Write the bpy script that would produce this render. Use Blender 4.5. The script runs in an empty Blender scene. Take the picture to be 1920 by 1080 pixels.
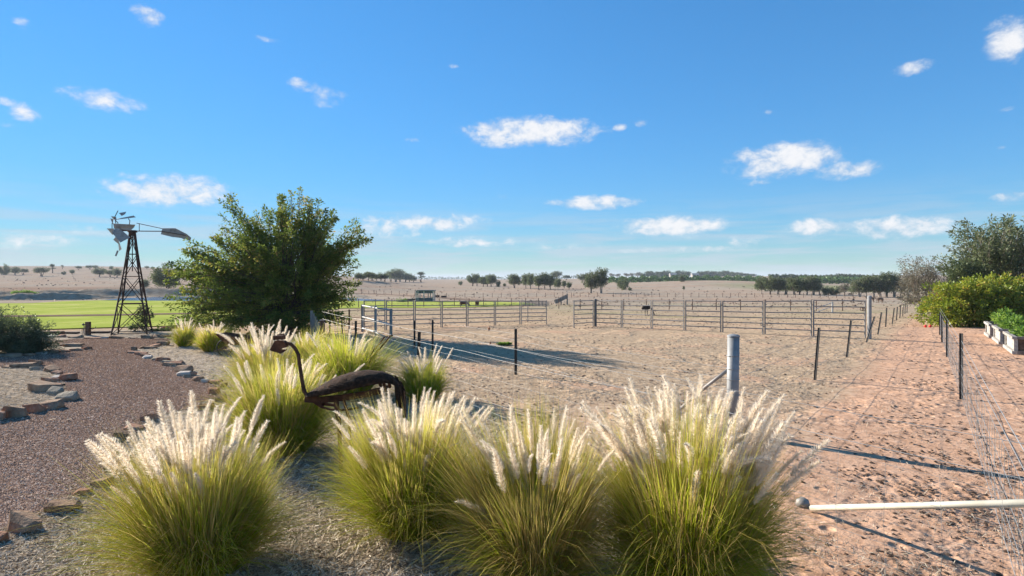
import bpy, bmesh, math, random
import numpy as np
from mathutils import Vector, Matrix, Quaternion

random.seed(7)
rng = np.random.default_rng(7)
sc = bpy.context.scene
COL = sc.collection
R = math.radians

# ------------------------------------------------------------------ camera, sky, sun, exposure
CH = 2.4            # camera height
F = 1067.0          # focal length in photo pixels (20 mm on 36 mm)
HZ = 523.0          # photo row of the true horizon
cam_d = bpy.data.cameras.new('camera')
cam_d.lens = 20.0
cam_d.sensor_width = 36.0
cam_d.shift_y = -(540 - HZ) / 1920.0
cam_d.clip_end = 20000
cam_d.clip_start = 0.05
cam = bpy.data.objects.new('camera', cam_d)
COL.objects.link(cam)
cam.location = (0, 0, CH)
cam.rotation_euler = (R(90), 0, 0)
sc.camera = cam

SUN_EL = R(22.5)
SUN_AZ = R(-55)     # clockwise from +Y
sunpos = Vector((math.sin(SUN_AZ) * math.cos(SUN_EL), math.cos(SUN_AZ) * math.cos(SUN_EL), math.sin(SUN_EL)))
sd = bpy.data.lights.new('sun', 'SUN')
sd.energy = 5.0
sd.angle = R(0.53)
sd.color = (1.0, 0.93, 0.82)
sun = bpy.data.objects.new('sun', sd)
COL.objects.link(sun)
sun.rotation_euler = sunpos.to_track_quat('Z', 'Y').to_euler()
sun.location = (0, 0, 60)

world = bpy.data.worlds.new('World')
sc.world = world
world.use_nodes = True
sc.view_settings.view_transform = 'Standard'
sc.view_settings.look = 'None'
sc.view_settings.gamma = 1.0
sc.view_settings.use_curve_mapping = False
sc.view_settings.exposure = 1.15


class NT:
    """small helper to write node trees"""
    def __init__(self, tree):
        self.t = tree
        self.n = tree.nodes
        self.l = tree.links

    def node(self, typ, **kw):
        n = self.n.new(typ)
        for k, v in kw.items():
            setattr(n, k, v)
        return n

    def link(self, a, b):
        self.l.new(a, b)

    def val(self, sock, v):
        if hasattr(v, 'is_linked') or isinstance(v, bpy.types.NodeSocket):
            self.l.new(v, sock)
        else:
            sock.default_value = v

    def math(self, op, a, b=0.0, c=0.0, clamp=False):
        n = self.n.new('ShaderNodeMath')
        n.operation = op
        n.use_clamp = clamp
        self.val(n.inputs[0], a)
        self.val(n.inputs[1], b)
        self.val(n.inputs[2], c)
        return n.outputs[0]

    def vmath(self, op, a, b=(0, 0, 0)):
        n = self.n.new('ShaderNodeVectorMath')
        n.operation = op
        self.val(n.inputs[0], a)
        self.val(n.inputs[1], b)
        return n

    def noise(self, vec, scale=5.0, detail=3.0, rough=0.55, dist=0.0):
        n = self.n.new('ShaderNodeTexNoise')
        if vec is not None:
            self.l.new(vec, n.inputs['Vector'])
        n.inputs['Scale'].default_value = scale
        n.inputs['Detail'].default_value = detail
        n.inputs['Roughness'].default_value = rough
        n.inputs['Distortion'].default_value = dist
        return n.outputs['Fac']

    def ramp(self, fac, stops, interp='LINEAR'):
        n = self.n.new('ShaderNodeValToRGB')
        n.color_ramp.interpolation = interp
        el = n.color_ramp.elements
        while len(el) < len(stops):
            el.new(0.5)
        for e, (p, c) in zip(el, stops):
            e.position = p
            e.color = (c[0], c[1], c[2], 1) if not isinstance(c, (int, float)) else (c, c, c, 1)
        self.val(n.inputs['Fac'], fac)
        return n.outputs['Color']

    def mix(self, fac, a, b):
        n = self.n.new('ShaderNodeMix')
        n.data_type = 'RGBA'
        self.val(n.inputs[0], fac)
        for s, v in ((n.inputs[6], a), (n.inputs[7], b)):
            if isinstance(v, bpy.types.NodeSocket):
                self.l.new(v, s)
            else:
                s.default_value = (v[0], v[1], v[2], 1)
        return n.outputs[2]

    def smooth(self, v, lo, hi):
        n = self.n.new('ShaderNodeMapRange')
        n.interpolation_type = 'SMOOTHSTEP'
        self.val(n.inputs['Value'], v)
        n.inputs['From Min'].default_value = lo
        n.inputs['From Max'].default_value = hi
        return n.outputs['Result']

    def mapping(self, vec, scale=(1, 1, 1), rot=(0, 0, 0)):
        n = self.n.new('ShaderNodeMapping')
        self.l.new(vec, n.inputs['Vector'])
        n.inputs['Scale'].default_value = scale
        n.inputs['Rotation'].default_value = rot
        return n.outputs['Vector']

    def bump(self, h, strength=0.4, dist=0.02):
        n = self.n.new('ShaderNodeBump')
        n.inputs['Strength'].default_value = strength
        n.inputs['Distance'].default_value = dist
        self.l.new(h, n.inputs['Height'])
        return n.outputs['Normal']


# sky: Nishita, with fair-weather clouds laid over the dome
def build_world():
    w = NT(world.node_tree)
    w.n.clear()
    out = w.node('ShaderNodeOutputWorld')
    sky = w.node('ShaderNodeTexSky')
    sky.sky_type = 'NISHITA'
    sky.sun_disc = False
    sky.sun_elevation = SUN_EL
    sky.sun_rotation = SUN_AZ
    sky.altitude = 0
    sky.air_density = 0.7
    sky.dust_density = 0.0
    sky.ozone_density = 4.3
    geo = w.node('ShaderNodeNewGeometry')
    d = w.vmath('SCALE', geo.outputs['Incoming'])
    d.inputs['Scale'].default_value = -1.0
    d = d.outputs['Vector']
    sep = w.node('ShaderNodeSeparateXYZ')
    w.link(d, sep.inputs[0])
    az = w.math('MULTIPLY', w.math('ARCTAN2', sep.outputs[0], sep.outputs[1]), 180 / math.pi)
    el = w.math('MULTIPLY', w.math('ARCSINE', sep.outputs[2]), 180 / math.pi)
    comb = w.node('ShaderNodeCombineXYZ')
    w.link(az, comb.inputs[0])
    w.link(el, comb.inputs[1])
    v = comb.outputs[0]
    # clouds: photo column, row, half width, half height, strength
    CL = [(272, 26, 34, 20, .62), (45, 44, 26, 12, .45), (492, 72, 46, 7, .32), (190, 188, 90, 24, .66), (48, 211, 38, 18, .72),
          (10, 192, 34, 12, .55), (15, 236, 50, 9, .42), (570, 163, 34, 14, .62), (612, 184, 50, 22, .58),
          (1000, 246, 118, 24, .98), (940, 262, 52, 15, .85), (1060, 236, 62, 17, .8), (1160, 239, 16, 9, .5), (1204, 230, 16, 9, .5),
          (1470, 300, 98, 30, 1.0), (1396, 291, 26, 13, .8), (1440, 318, 60, 12, .8), (1588, 320, 66, 17, .95), (1424, 342, 32, 8, .5),
          (1712, 127, 42, 14, .68), (1892, 76, 46, 38, .9), (1884, 204, 22, 7, .5), (1441, 210, 14, 6, .4), (1880, 276, 16, 7, .42),
          (330, 357, 108, 27, 1.0), (250, 350, 34, 20, .8), (1110, 380, 90, 13, .85), (1896, 369, 48, 11, .8), (1255, 425, 100, 18, .98), (1130, 418, 14, 6, .0),
          (1530, 428, 60, 17, .9), (1690, 424, 104, 20, .98), (1400, 452, 46, 12, .7), (800, 416, 120, 17, .8), (730, 430, 80, 22, .6),
          (890, 455, 110, 11, .62), (160, 428, 80, 16, .5), (60, 448, 120, 18, .55), (1060, 464, 80, 8, .5), (1300, 468, 150, 9, .5),
          (860, 370, 60, 9, .2), (945, 366, 24, 8, .35), (776, 262, 24, 6, .3), (850, 124, 16, 5, .25), (1080, 418, 20, 6, .35)]
    n1 = w.noise(w.mapping(d, (1, 1, 1.5)), 34.0, 9.0, 0.64, 0.25)
    n2 = w.noise(w.mapping(d, (1, 1, 2.6)), 9.0, 5.0, 0.6, 0.3)
    jit = w.math('MULTIPLY_ADD', w.math('SUBTRACT', n1, 0.5), 2.1, w.math('MULTIPLY', w.math('SUBTRACT', n2, 0.5), 1.3))
    field = None
    for (px, py, hw, hh, s) in CL:
        vx, vy = (px - 960) / F, (HZ - py) / F
        a0 = math.degrees(math.atan2(vx, 1))
        e0 = math.degrees(math.atan2(vy, math.hypot(vx, 1)))
        ca = math.cos(math.atan(vx))
        wa = math.degrees(hw / F) * ca * ca * 1.15
        he = math.degrees(hh / F) * ca * 1.15
        k = w.vmath('MULTIPLY', w.vmath('SUBTRACT', v, (a0, e0, 0)).outputs[0], (1 / wa, 1 / he, 0)).outputs[0]
        r = w.vmath('DOT_PRODUCT', k, k).outputs['Value']
        f = w.math('MULTIPLY_ADD', r, -0.75, s)
        field = f if field is None else w.math('MAXIMUM', field, f)
    # the rest of the dome carries the same scattered clouds
    n3 = w.noise(w.mapping(d, (1, 1, 3.2)), 5.5, 4.0, 0.55, 0.2)
    side = w.smooth(w.math('ABSOLUTE', az), 44, 52)
    high = w.smooth(el, 29, 34)
    away = w.math('MAXIMUM', side, high)
    gen = w.math('MULTIPLY_ADD', w.math('SUBTRACT', n3, 0.66), 7.0, 0.0)
    gen = w.math('SUBTRACT', gen, w.math('MULTIPLY', w.math('SUBTRACT', 1.0, away), 6.0))
    field = w.math('MAXIMUM', field, gen)
    body = w.math('ADD', field, w.math('MULTIPLY', jit, w.smooth(field, -1.6, 0.2)))
    alpha = w.math('MULTIPLY', w.smooth(body, 0.05, 1.1), 0.96)
    # thin streaks close to the horizon
    st = w.noise(w.mapping(d, (2.0, 2.0, 26.0)), 2.6, 5.0, 0.6, 0.35)
    band = w.math('MULTIPLY', w.smooth(el, 9.0, 2.0), w.smooth(st, 0.38, 0.64))
    alpha = w.math('MAXIMUM', alpha, w.math('MULTIPLY', band, 0.62))
    shade = w.smooth(w.math('ADD', body, w.math('MULTIPLY', n1, 1.2)), 0.5, 1.9)
    ccol = w.mix(shade, (0.60, 0.68, 0.80), (0.98, 0.98, 1.0))
    hs = w.node('ShaderNodeHueSaturation')
    hs.inputs['Saturation'].default_value = SKY_SAT
    w.link(sky.outputs[0], hs.inputs['Color'])
    bw = w.node('ShaderNodeRGBToBW')
    w.link(hs.outputs[0], bw.inputs[0])
    # soft shoulder: the photograph holds the bright horizon back
    sh = w.math('DIVIDE', 1.0, w.math('MULTIPLY_ADD', bw.outputs[0], SKY_STR * SKY_K, 1.0))
    sv = w.vmath('SCALE', hs.outputs[0])
    w.link(sh, sv.inputs['Scale'])
    tint = w.vmath('MULTIPLY', sv.outputs[0], SKY_TINT)
    b1 = w.node('ShaderNodeBackground')
    w.link(tint.outputs[0], b1.inputs[0])
    b1.inputs[1].default_value = SKY_STR
    b2 = w.node('ShaderNodeBackground')
    w.link(ccol, b2.inputs[0])
    b2.inputs[1].default_value = CLOUD_STR
    m = w.node('ShaderNodeMixShader')
    w.link(alpha, m.inputs[0])
    w.link(b1.outputs[0], m.inputs[1])
    w.link(b2.outputs[0], m.inputs[2])
    w.link(m.outputs[0], out.inputs[0])


SKY_SAT, SKY_STR, CLOUD_STR, SKY_K, SKY_TINT = 1.15, 0.15, 0.44, 3.3, (1.12, 1.26, 1.12)
build_world()


# ------------------------------------------------------------------ terrain function and photo-to-ground helpers
A_PX = np.array([-1500, 0, 200, 320, 500, 640, 720, 800, 950, 1050, 1150, 1300, 1450, 1600, 1920, 3500])
A_PY = np.array([500, 500, 500.5, 504, 510, 518, 522, 525, 525, 523, 521, 519, 518, 517, 515, 512])


def gz(x, y):
    x = np.asarray(x, float)
    y = np.asarray(y, float)
    z = np.where(y < 26, 0.0, -0.022 * (np.minimum(y, 120) - 26))
    px = 960 + F * x / np.maximum(y, 1.0)
    A = CH + (HZ - np.interp(px, A_PX, A_PY)) / F * 900 + 2.068
    t = np.clip((y - 150) / 750, 0, 1)
    z = z + A * t * t * (3 - 2 * t)
    z = z + 2.5 * np.exp(-((x - 114) / 46) ** 2 - ((y - 320) / 62) ** 2)
    z = z + 4.4 * np.exp(-((x + 78) / 30) ** 2 - ((y - 255) / 55) ** 2)
    return z


def gz1(x, y):
    return float(gz(x, y))


YS = np.concatenate([np.linspace(1.5, 120, 4000), np.geomspace(120.1, 900, 3000)])


def G(px, py, zoff=0.0):
    """where the sight line through a photo pixel meets the ground"""
    zr = CH - (py - HZ) / F * YS
    zg = gz((px - 960) / F * YS, YS) + zoff
    i = np.nonzero(zr <= zg)[0]
    y = YS[i[0]] if len(i) else 880.0
    x = (px - 960) / F * y
    return Vector((x, y, gz1(x, y)))


def at(px, py, y):
    return Vector(((px - 960) / F * y, y, CH - (py - HZ) / F * y))


# ------------------------------------------------------------------ object helpers
def tag(o, label=None, cat=None, group=None, kind=None):
    if label:
        o['label'] = label
    if cat:
        o['category'] = cat
    if group:
        o['group'] = group
    if kind:
        o['kind'] = kind
    return o


def empty(name, loc=(0, 0, 0), rz=0.0):
    o = bpy.data.objects.new(name, None)
    COL.objects.link(o)
    o.location = loc
    o.rotation_euler = (0, 0, rz)
    o.empty_display_size = 0.2
    return o


def link_mesh(name, me, mat=None, parent=None, loc=None):
    o = bpy.data.objects.new(name, me)
    COL.objects.link(o)
    if mat and not me.materials:
        me.materials.append(mat)
    if parent:
        o.parent = parent
    if loc is not None:
        o.location = loc
    return o


def np_mesh(name, V, Fc, UV=None, smooth=False):
    V = np.ascontiguousarray(V, dtype=np.float32)
    Fc = np.ascontiguousarray(Fc, dtype=np.int32)
    me = bpy.data.meshes.new(name)
    m, k = Fc.shape
    me.vertices.add(len(V))
    me.vertices.foreach_set('co', V.ravel())
    me.loops.add(m * k)
    me.loops.foreach_set('vertex_index', Fc.ravel())
    me.polygons.add(m)
    me.polygons.foreach_set('loop_start', np.arange(m, dtype=np.int32) * k)
    if UV is not None:
        uv = me.uv_layers.new(name='UVMap')
        uv.data.foreach_set('uv', np.ascontiguousarray(UV, dtype=np.float32).ravel())
    me.update(calc_edges=True)
    me.validate()
    if smooth:
        me.polygons.foreach_set('use_smooth', np.ones(m, bool))
    return me


class MB:
    """collects simple shapes into one mesh"""
    def __init__(self):
        self.v = []
        self.f = []

    def add(self, vs, fs):
        b = len(self.v)
        self.v += [tuple(p) for p in vs]
        self.f += [tuple(b + i for i in f) for f in fs]
        return self

    def box(self, c, s, rot=None):
        c = Vector(c)
        h = [Vector((sx * s[0] / 2, sy * s[1] / 2, sz * s[2] / 2)) for sx in (-1, 1) for sy in (-1, 1) for sz in (-1, 1)]
        if rot is not None:
            h = [rot @ p for p in h]
        return self.add([c + p for p in h], [(0, 1, 3, 2), (4, 6, 7, 5), (0, 4, 5, 1), (2, 3, 7, 6), (0, 2, 6, 4), (1, 5, 7, 3)])

    def bar(self, a, b, w, h=None, up=(0, 0, 1)):
        """rectangular bar from a to b"""
        a, b = Vector(a), Vector(b)
        h = w if h is None else h
        d = (b - a).normalized()
        u = Vector(up)
        s = d.cross(u)
        if s.length < 1e-4:
            s = d.cross(Vector((1, 0, 0)))
        s.normalize()
        u = s.cross(d).normalized()
        vs = []
        for p in (a, b):
            for i, j in ((-1, -1), (1, -1), (1, 1), (-1, 1)):
                vs.append(p + s * (w / 2 * i) + u * (h / 2 * j))
        return self.add(vs, [(0, 1, 2, 3), (7, 6, 5, 4), (0, 4, 5, 1), (1, 5, 6, 2), (2, 6, 7, 3), (3, 7, 4, 0)])

    def tube(self, pts, rad, n=6, caps=True, flat=1.0):
        pts = [Vector(p) for p in pts]
        rads = rad if isinstance(rad, (list, tuple)) else [rad] * len(pts)
        b0 = len(self.v)
        vs, fs = [], []
        prev = None
        for i, p in enumerate(pts):
            d = (pts[min(i + 1, len(pts) - 1)] - pts[max(i - 1, 0)])
            d = d.normalized() if d.length > 1e-9 else Vector((0, 0, 1))
            if prev is None:
                s = d.cross(Vector((0, 0, 1)))
                if s.length < 1e-3:
                    s = d.cross(Vector((0, 1, 0)))
            else:
                s = prev - d * prev.dot(d)
            s.normalize()
            prev = s
            u = d.cross(s)
            for k in range(n):
                a = 2 * math.pi * k / n
                vs.append(p + s * (math.cos(a) * rads[i]) + u * (math.sin(a) * rads[i] * flat))
        for i in range(len(pts) - 1):
            for k in range(n):
                k2 = (k + 1) % n
                fs.append((i * n + k, i * n + k2, (i + 1) * n + k2, (i + 1) * n + k))
        if caps:
            fs.append(tuple(range(n - 1, -1, -1)))
            fs.append(tuple((len(pts) - 1) * n + k for k in range(n)))
        return self.add(vs, fs)

    def mesh(self, name, smooth=False):
        me = bpy.data.meshes.new(name)
        me.from_pydata([tuple(p) for p in self.v], [], self.f)
        bm = bmesh.new()
        bm.from_mesh(me)
        bmesh.ops.recalc_face_normals(bm, faces=bm.faces)
        bm.to_mesh(me)
        bm.free()
        if smooth:
            for p in me.polygons:
                p.use_smooth = True
        me.update()
        return me

    def build(self, name, mat=None, parent=None, smooth=False, loc=None):
        return link_mesh(name, self.mesh(name, smooth), mat, parent, loc)


def copy_tree(o, parent=None):
    c = o.copy()
    COL.objects.link(c)
    c.parent = parent
    for ch in list(o.children):
        copy_tree(ch, c)
    return c


def in_poly(P, x, y):
    x = np.asarray(x)
    y = np.asarray(y)
    r = np.zeros(x.shape, bool)
    n = len(P)
    j = n - 1
    for i in range(n):
        xi, yi = P[i]
        xj, yj = P[j]
        c = ((yi > y) != (yj > y)) & (x < (xj - xi) * (y - yi) / (yj - yi + 1e-12) + xi)
        r ^= c
        j = i
    return r


# ------------------------------------------------------------------ materials
MATS = {}


def new_mat(name):
    m = bpy.data.materials.new(name)
    m.use_nodes = True
    t = NT(m.node_tree)
    t.n.clear()
    out = t.node('ShaderNodeOutputMaterial')
    MATS[name] = m
    return m, t, out


def surf(name, c1, c2, scale=8.0, rough=0.8, metal=0.0, bump=0.3, bdist=0.01, c3=None, spec=0.4, stretch=(1, 1, 1), detail=5.0, obj=True):
    """noise-mixed principled surface"""
    m, t, out = new_mat(name)
    tc = t.node('ShaderNodeTexCoord')
    vec = t.mapping(tc.outputs['Object'] if obj else tc.outputs['Object'], stretch)
    n = t.noise(vec, scale, detail, 0.6)
    if obj:
        info = t.node('ShaderNodeObjectInfo')
        n = t.math('ADD', n, t.math('MULTIPLY', t.math('SUBTRACT', info.outputs['Random'], 0.5), 0.18))
    stops = [(0.3, c1), (0.7, c2)] if c3 is None else [(0.28, c1), (0.52, c2), (0.72, c3)]
    col = t.ramp(n, stops)
    fine = t.noise(vec, scale * 6, 4.0, 0.6)
    p = t.node('ShaderNodeBsdfPrincipled')
    t.link(col, p.inputs['Base Color'])
    p.inputs['Roughness'].default_value = rough
    p.inputs['Metallic'].default_value = metal
    p.inputs['Specular IOR Level'].default_value = spec
    if bump:
        t.link(t.bump(t.math('ADD', n, t.math('MULTIPLY', fine, 0.5)), bump, bdist), p.inputs['Normal'])
    t.link(p.outputs[0], out.inputs[0])
    return m


def leaf_mat(name, stops, trans=0.4, gloss=0.08, tip=None, tipat=(0.55, 1.0)):
    """leaf or blade: colour from the random number kept in u, dry tip along v"""
    m, t, out = new_mat(name)
    uv = t.node('ShaderNodeUVMap')
    sp = t.node('ShaderNodeSeparateXYZ')
    t.link(uv.outputs[0], sp.inputs[0])
    col = t.ramp(sp.outputs[0], stops)
    if tip:
        col = t.mix(t.math('MULTIPLY', t.smooth(sp.outputs[1], tipat[0], tipat[1]), 0.75), col, tip)
    d = t.node('ShaderNodeBsdfDiffuse')
    t.link(col, d.inputs[0])
    tr = t.node('ShaderNodeBsdfTranslucent')
    t.link(col, tr.inputs[0])
    mx = t.node('ShaderNodeMixShader')
    mx.inputs[0].default_value = trans
    t.link(d.outputs[0], mx.inputs[1])
    t.link(tr.outputs[0], mx.inputs[2])
    g = t.node('ShaderNodeBsdfGlossy')
    g.inputs['Roughness'].default_value = 0.45
    g.inputs[0].default_value = (0.9, 0.95, 0.85, 1)
    m2 = t.node('ShaderNodeMixShader')
    m2.inputs[0].default_value = gloss
    t.link(mx.outputs[0], m2.inputs[1])
    t.link(g.outputs[0], m2.inputs[2])
    t.link(m2.outputs[0], out.inputs[0])
    return m


M_galv = surf('galvanised_steel', (0.22, 0.22, 0.215), (0.35, 0.35, 0.34), 5, 0.6, 0.2, 0.08, spec=0.25)
M_galvd = surf('weathered_galvanised_pipe', (0.15, 0.14, 0.13), (0.29, 0.27, 0.25), 4, 0.6, 0.2, 0.1, c3=(0.24, 0.19, 0.15))
M_wire = surf('fence_wire', (0.20, 0.20, 0.195), (0.34, 0.34, 0.33), 6, 0.55, 0.3, 0)
M_wired = surf('rusted_wire', (0.10, 0.075, 0.06), (0.22, 0.17, 0.14), 6, 0.7, 0.3, 0)
M_black = surf('black_steel_picket', (0.012, 0.012, 0.013), (0.035, 0.032, 0.03), 9, 0.55, 0.2, 0.1)
M_rust = surf('rusted_iron', (0.04, 0.021, 0.014), (0.10, 0.045, 0.026), 9, 0.9, 0.0, 0.5, 0.01, c3=(0.17, 0.078, 0.045), spec=0.2)
M_mill = surf('dark_mill_iron', (0.025, 0.017, 0.014), (0.06, 0.034, 0.026), 9, 0.85, 0.1, 0.3, 0.01, c3=(0.11, 0.055, 0.038))
M_rustd = surf('dark_rusted_mesh', (0.018, 0.011, 0.008), (0.05, 0.027, 0.017), 26, 0.95, 0.0, 1.0, 0.03, c3=(0.10, 0.052, 0.03), spec=0.15)
M_zinc = surf('weathered_zinc_sheet', (0.20, 0.19, 0.18), (0.36, 0.345, 0.325), 6, 0.65, 0.1, 0.15, c3=(0.30, 0.24, 0.19))
M_timber = surf('grey_weathered_timber', (0.16, 0.13, 0.11), (0.34, 0.30, 0.26), 7, 0.9, 0, 0.5, 0.01, stretch=(1, 1, .25), spec=0.05)
M_paint = surf('flaking_white_timber', (0.22, 0.19, 0.165), (0.50, 0.47, 0.42), 11, 0.85, 0, 0.5, 0.008, spec=0.05)
M_brownwood = surf('brown_old_timber', (0.07, 0.045, 0.033), (0.19, 0.12, 0.085), 8, 0.9, 0, 0.5, 0.01, spec=0.05)
M_cream = surf('cream_painted_pipe', (0.50, 0.46, 0.36), (0.64, 0.60, 0.49), 6, 0.5, 0, 0.1)
M_bark = surf('grey_brown_bark', (0.06, 0.045, 0.035), (0.16, 0.125, 0.10), 9, 0.95, 0, 0.5, 0.02, spec=0.05)
M_gumbark = surf('pale_gum_bark', (0.20, 0.16, 0.13), (0.46, 0.40, 0.34), 5, 0.9, 0, 0.3, 0.02, spec=0.05)
M_rock = [surf('red_sandstone', (0.17, 0.075, 0.045), (0.36, 0.185, 0.115), 5, 0.9, 0, 1.0, 0.04, c3=(0.46, 0.31, 0.22), spec=0.05),
          surf('brown_sandstone', (0.13, 0.075, 0.045), (0.29, 0.18, 0.115), 5, 0.9, 0, 1.0, 0.04, c3=(0.40, 0.29, 0.20), spec=0.05),
          surf('grey_slate_rock', (0.16, 0.13, 0.095), (0.33, 0.275, 0.205), 5, 0.9, 0, 1.0, 0.04, c3=(0.42, 0.34, 0.26), spec=0.05),
          surf('pale_quartz_rock', (0.34, 0.28, 0.23), (0.54, 0.47, 0.40), 5, 0.9, 0, 0.9, 0.04, c3=(0.5, 0.33, 0.23), spec=0.05)]
M_rubber = surf('black_rubber', (0.015, 0.015, 0.016), (0.03, 0.03, 0.03), 9, 0.8, 0, 0.1)
M_hide = surf('blue_grey_cladding', (0.05, 0.07, 0.085), (0.085, 0.11, 0.13), 3, 0.6, 0, 0.1)
M_pale = surf('pale_grey_post_paint', (0.34, 0.34, 0.335), (0.48, 0.475, 0.465), 3, 0.6, 0, 0.1)
M_orange = surf('terracotta_orange', (0.35, 0.14, 0.06), (0.5, 0.22, 0.1), 6, 0.8)
M_red = surf('bright_red', (0.55, 0.03, 0.02), (0.7, 0.05, 0.03), 6, 0.4)
M_soil = surf('dark_potting_soil', (0.03, 0.022, 0.017), (0.08, 0.06, 0.045), 20, 0.95, 0, 0.6, 0.02, spec=0.05)

L_tree = leaf_mat('dark_elm_leaf', [(0, (0.09, 0.135, 0.022)), (.45, (0.155, 0.205, 0.034)), (.8, (0.26, 0.275, 0.052)), (1, (0.40, 0.27, 0.085))], 0.48, 0.02)
L_gum = leaf_mat('grey_green_gum_leaf', [(0, (0.085, 0.11, 0.048)), (.5, (0.14, 0.165, 0.072)), (1, (0.23, 0.235, 0.115))], 0.36, 0.025)
L_gumd = leaf_mat('dark_gum_leaf', [(0, (0.05, 0.072, 0.030)), (.5, (0.085, 0.112, 0.046)), (1, (0.15, 0.17, 0.07))], 0.34, 0.025)
L_far = leaf_mat('far_gum_leaf', [(0, (0.085, 0.115, 0.05)), (.5, (0.135, 0.165, 0.075)), (1, (0.22, 0.24, 0.105))], 0.36, 0.02)
L_pale = leaf_mat('olive_straw_leaf', [(0, (0.13, 0.12, 0.085)), (.5, (0.20, 0.18, 0.125)), (1, (0.29, 0.25, 0.18))], 0.25, 0.04)
L_pine = leaf_mat('deep_green_pine_leaf', [(0, (0.030, 0.058, 0.026)), (.5, (0.058, 0.092, 0.034)), (1, (0.10, 0.14, 0.045))], 0.25, 0.03)
L_yel = leaf_mat('yellow_green_leaf', [(0, (0.13, 0.19, 0.014)), (.5, (0.25, 0.30, 0.022)), (.85, (0.37, 0.36, 0.04)), (1, (0.42, 0.22, 0.045))], 0.46, 0.03)
L_bright = leaf_mat('fresh_green_leaf', [(0, (0.09, 0.18, 0.02)), (.5, (0.17, 0.29, 0.035)), (1, (0.30, 0.40, 0.07))], 0.45, 0.03)
L_rosem = leaf_mat('rosemary_leaf', [(0, (0.05, 0.075, 0.034)), (.5, (0.09, 0.12, 0.052)), (1, (0.17, 0.19, 0.085))], 0.3, 0.06)
L_orch = leaf_mat('orchard_leaf', [(0, (0.035, 0.085, 0.018)), (.5, (0.065, 0.135, 0.028)), (1, (0.11, 0.19, 0.042))], 0.3, 0.03)
L_blade = leaf_mat('fountain_grass_blade', [(0, (0.24, 0.33, 0.010)), (.45, (0.43, 0.50, 0.018)), (.74, (0.62, 0.60, 0.05)), (.80, (0.52, 0.36, 0.10)), (1, (0.64, 0.49, 0.20))], 0.58, 0.01, tip=(0.66, 0.54, 0.16), tipat=(0.6, 1.1))
L_plume = leaf_mat('cream_seed_plume', [(0, (0.74, 0.60, 0.48)), (.4, (0.85, 0.75, 0.61)), (1, (0.92, 0.85, 0.73))], 0.55, 0.01)
L_straw = leaf_mat('dry_straw', [(0, (0.24, 0.18, 0.13)), (.5, (0.42, 0.34, 0.25)), (1, (0.62, 0.53, 0.41))], 0.3, 0.03)
L_chip = leaf_mat('bark_mulch_chip', [(0, (0.22, 0.165, 0.115)), (.35, (0.45, 0.36, 0.265)), (.75, (0.62, 0.52, 0.40)), (1, (0.78, 0.69, 0.57))], 0.3, 0.0)
L_pebble = leaf_mat('maroon_gravel_stone', [(0, (0.17, 0.105, 0.072)), (.5, (0.30, 0.195, 0.142)), (.85, (0.44, 0.30, 0.225)), (1, (0.62, 0.49, 0.40))], 0.0, 0.0)
L_clod = leaf_mat('dark_dung_and_clod', [(0, (0.045, 0.03, 0.022)), (.6, (0.12, 0.08, 0.055)), (1, (0.30, 0.19, 0.13))], 0.0, 0.02)

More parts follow.
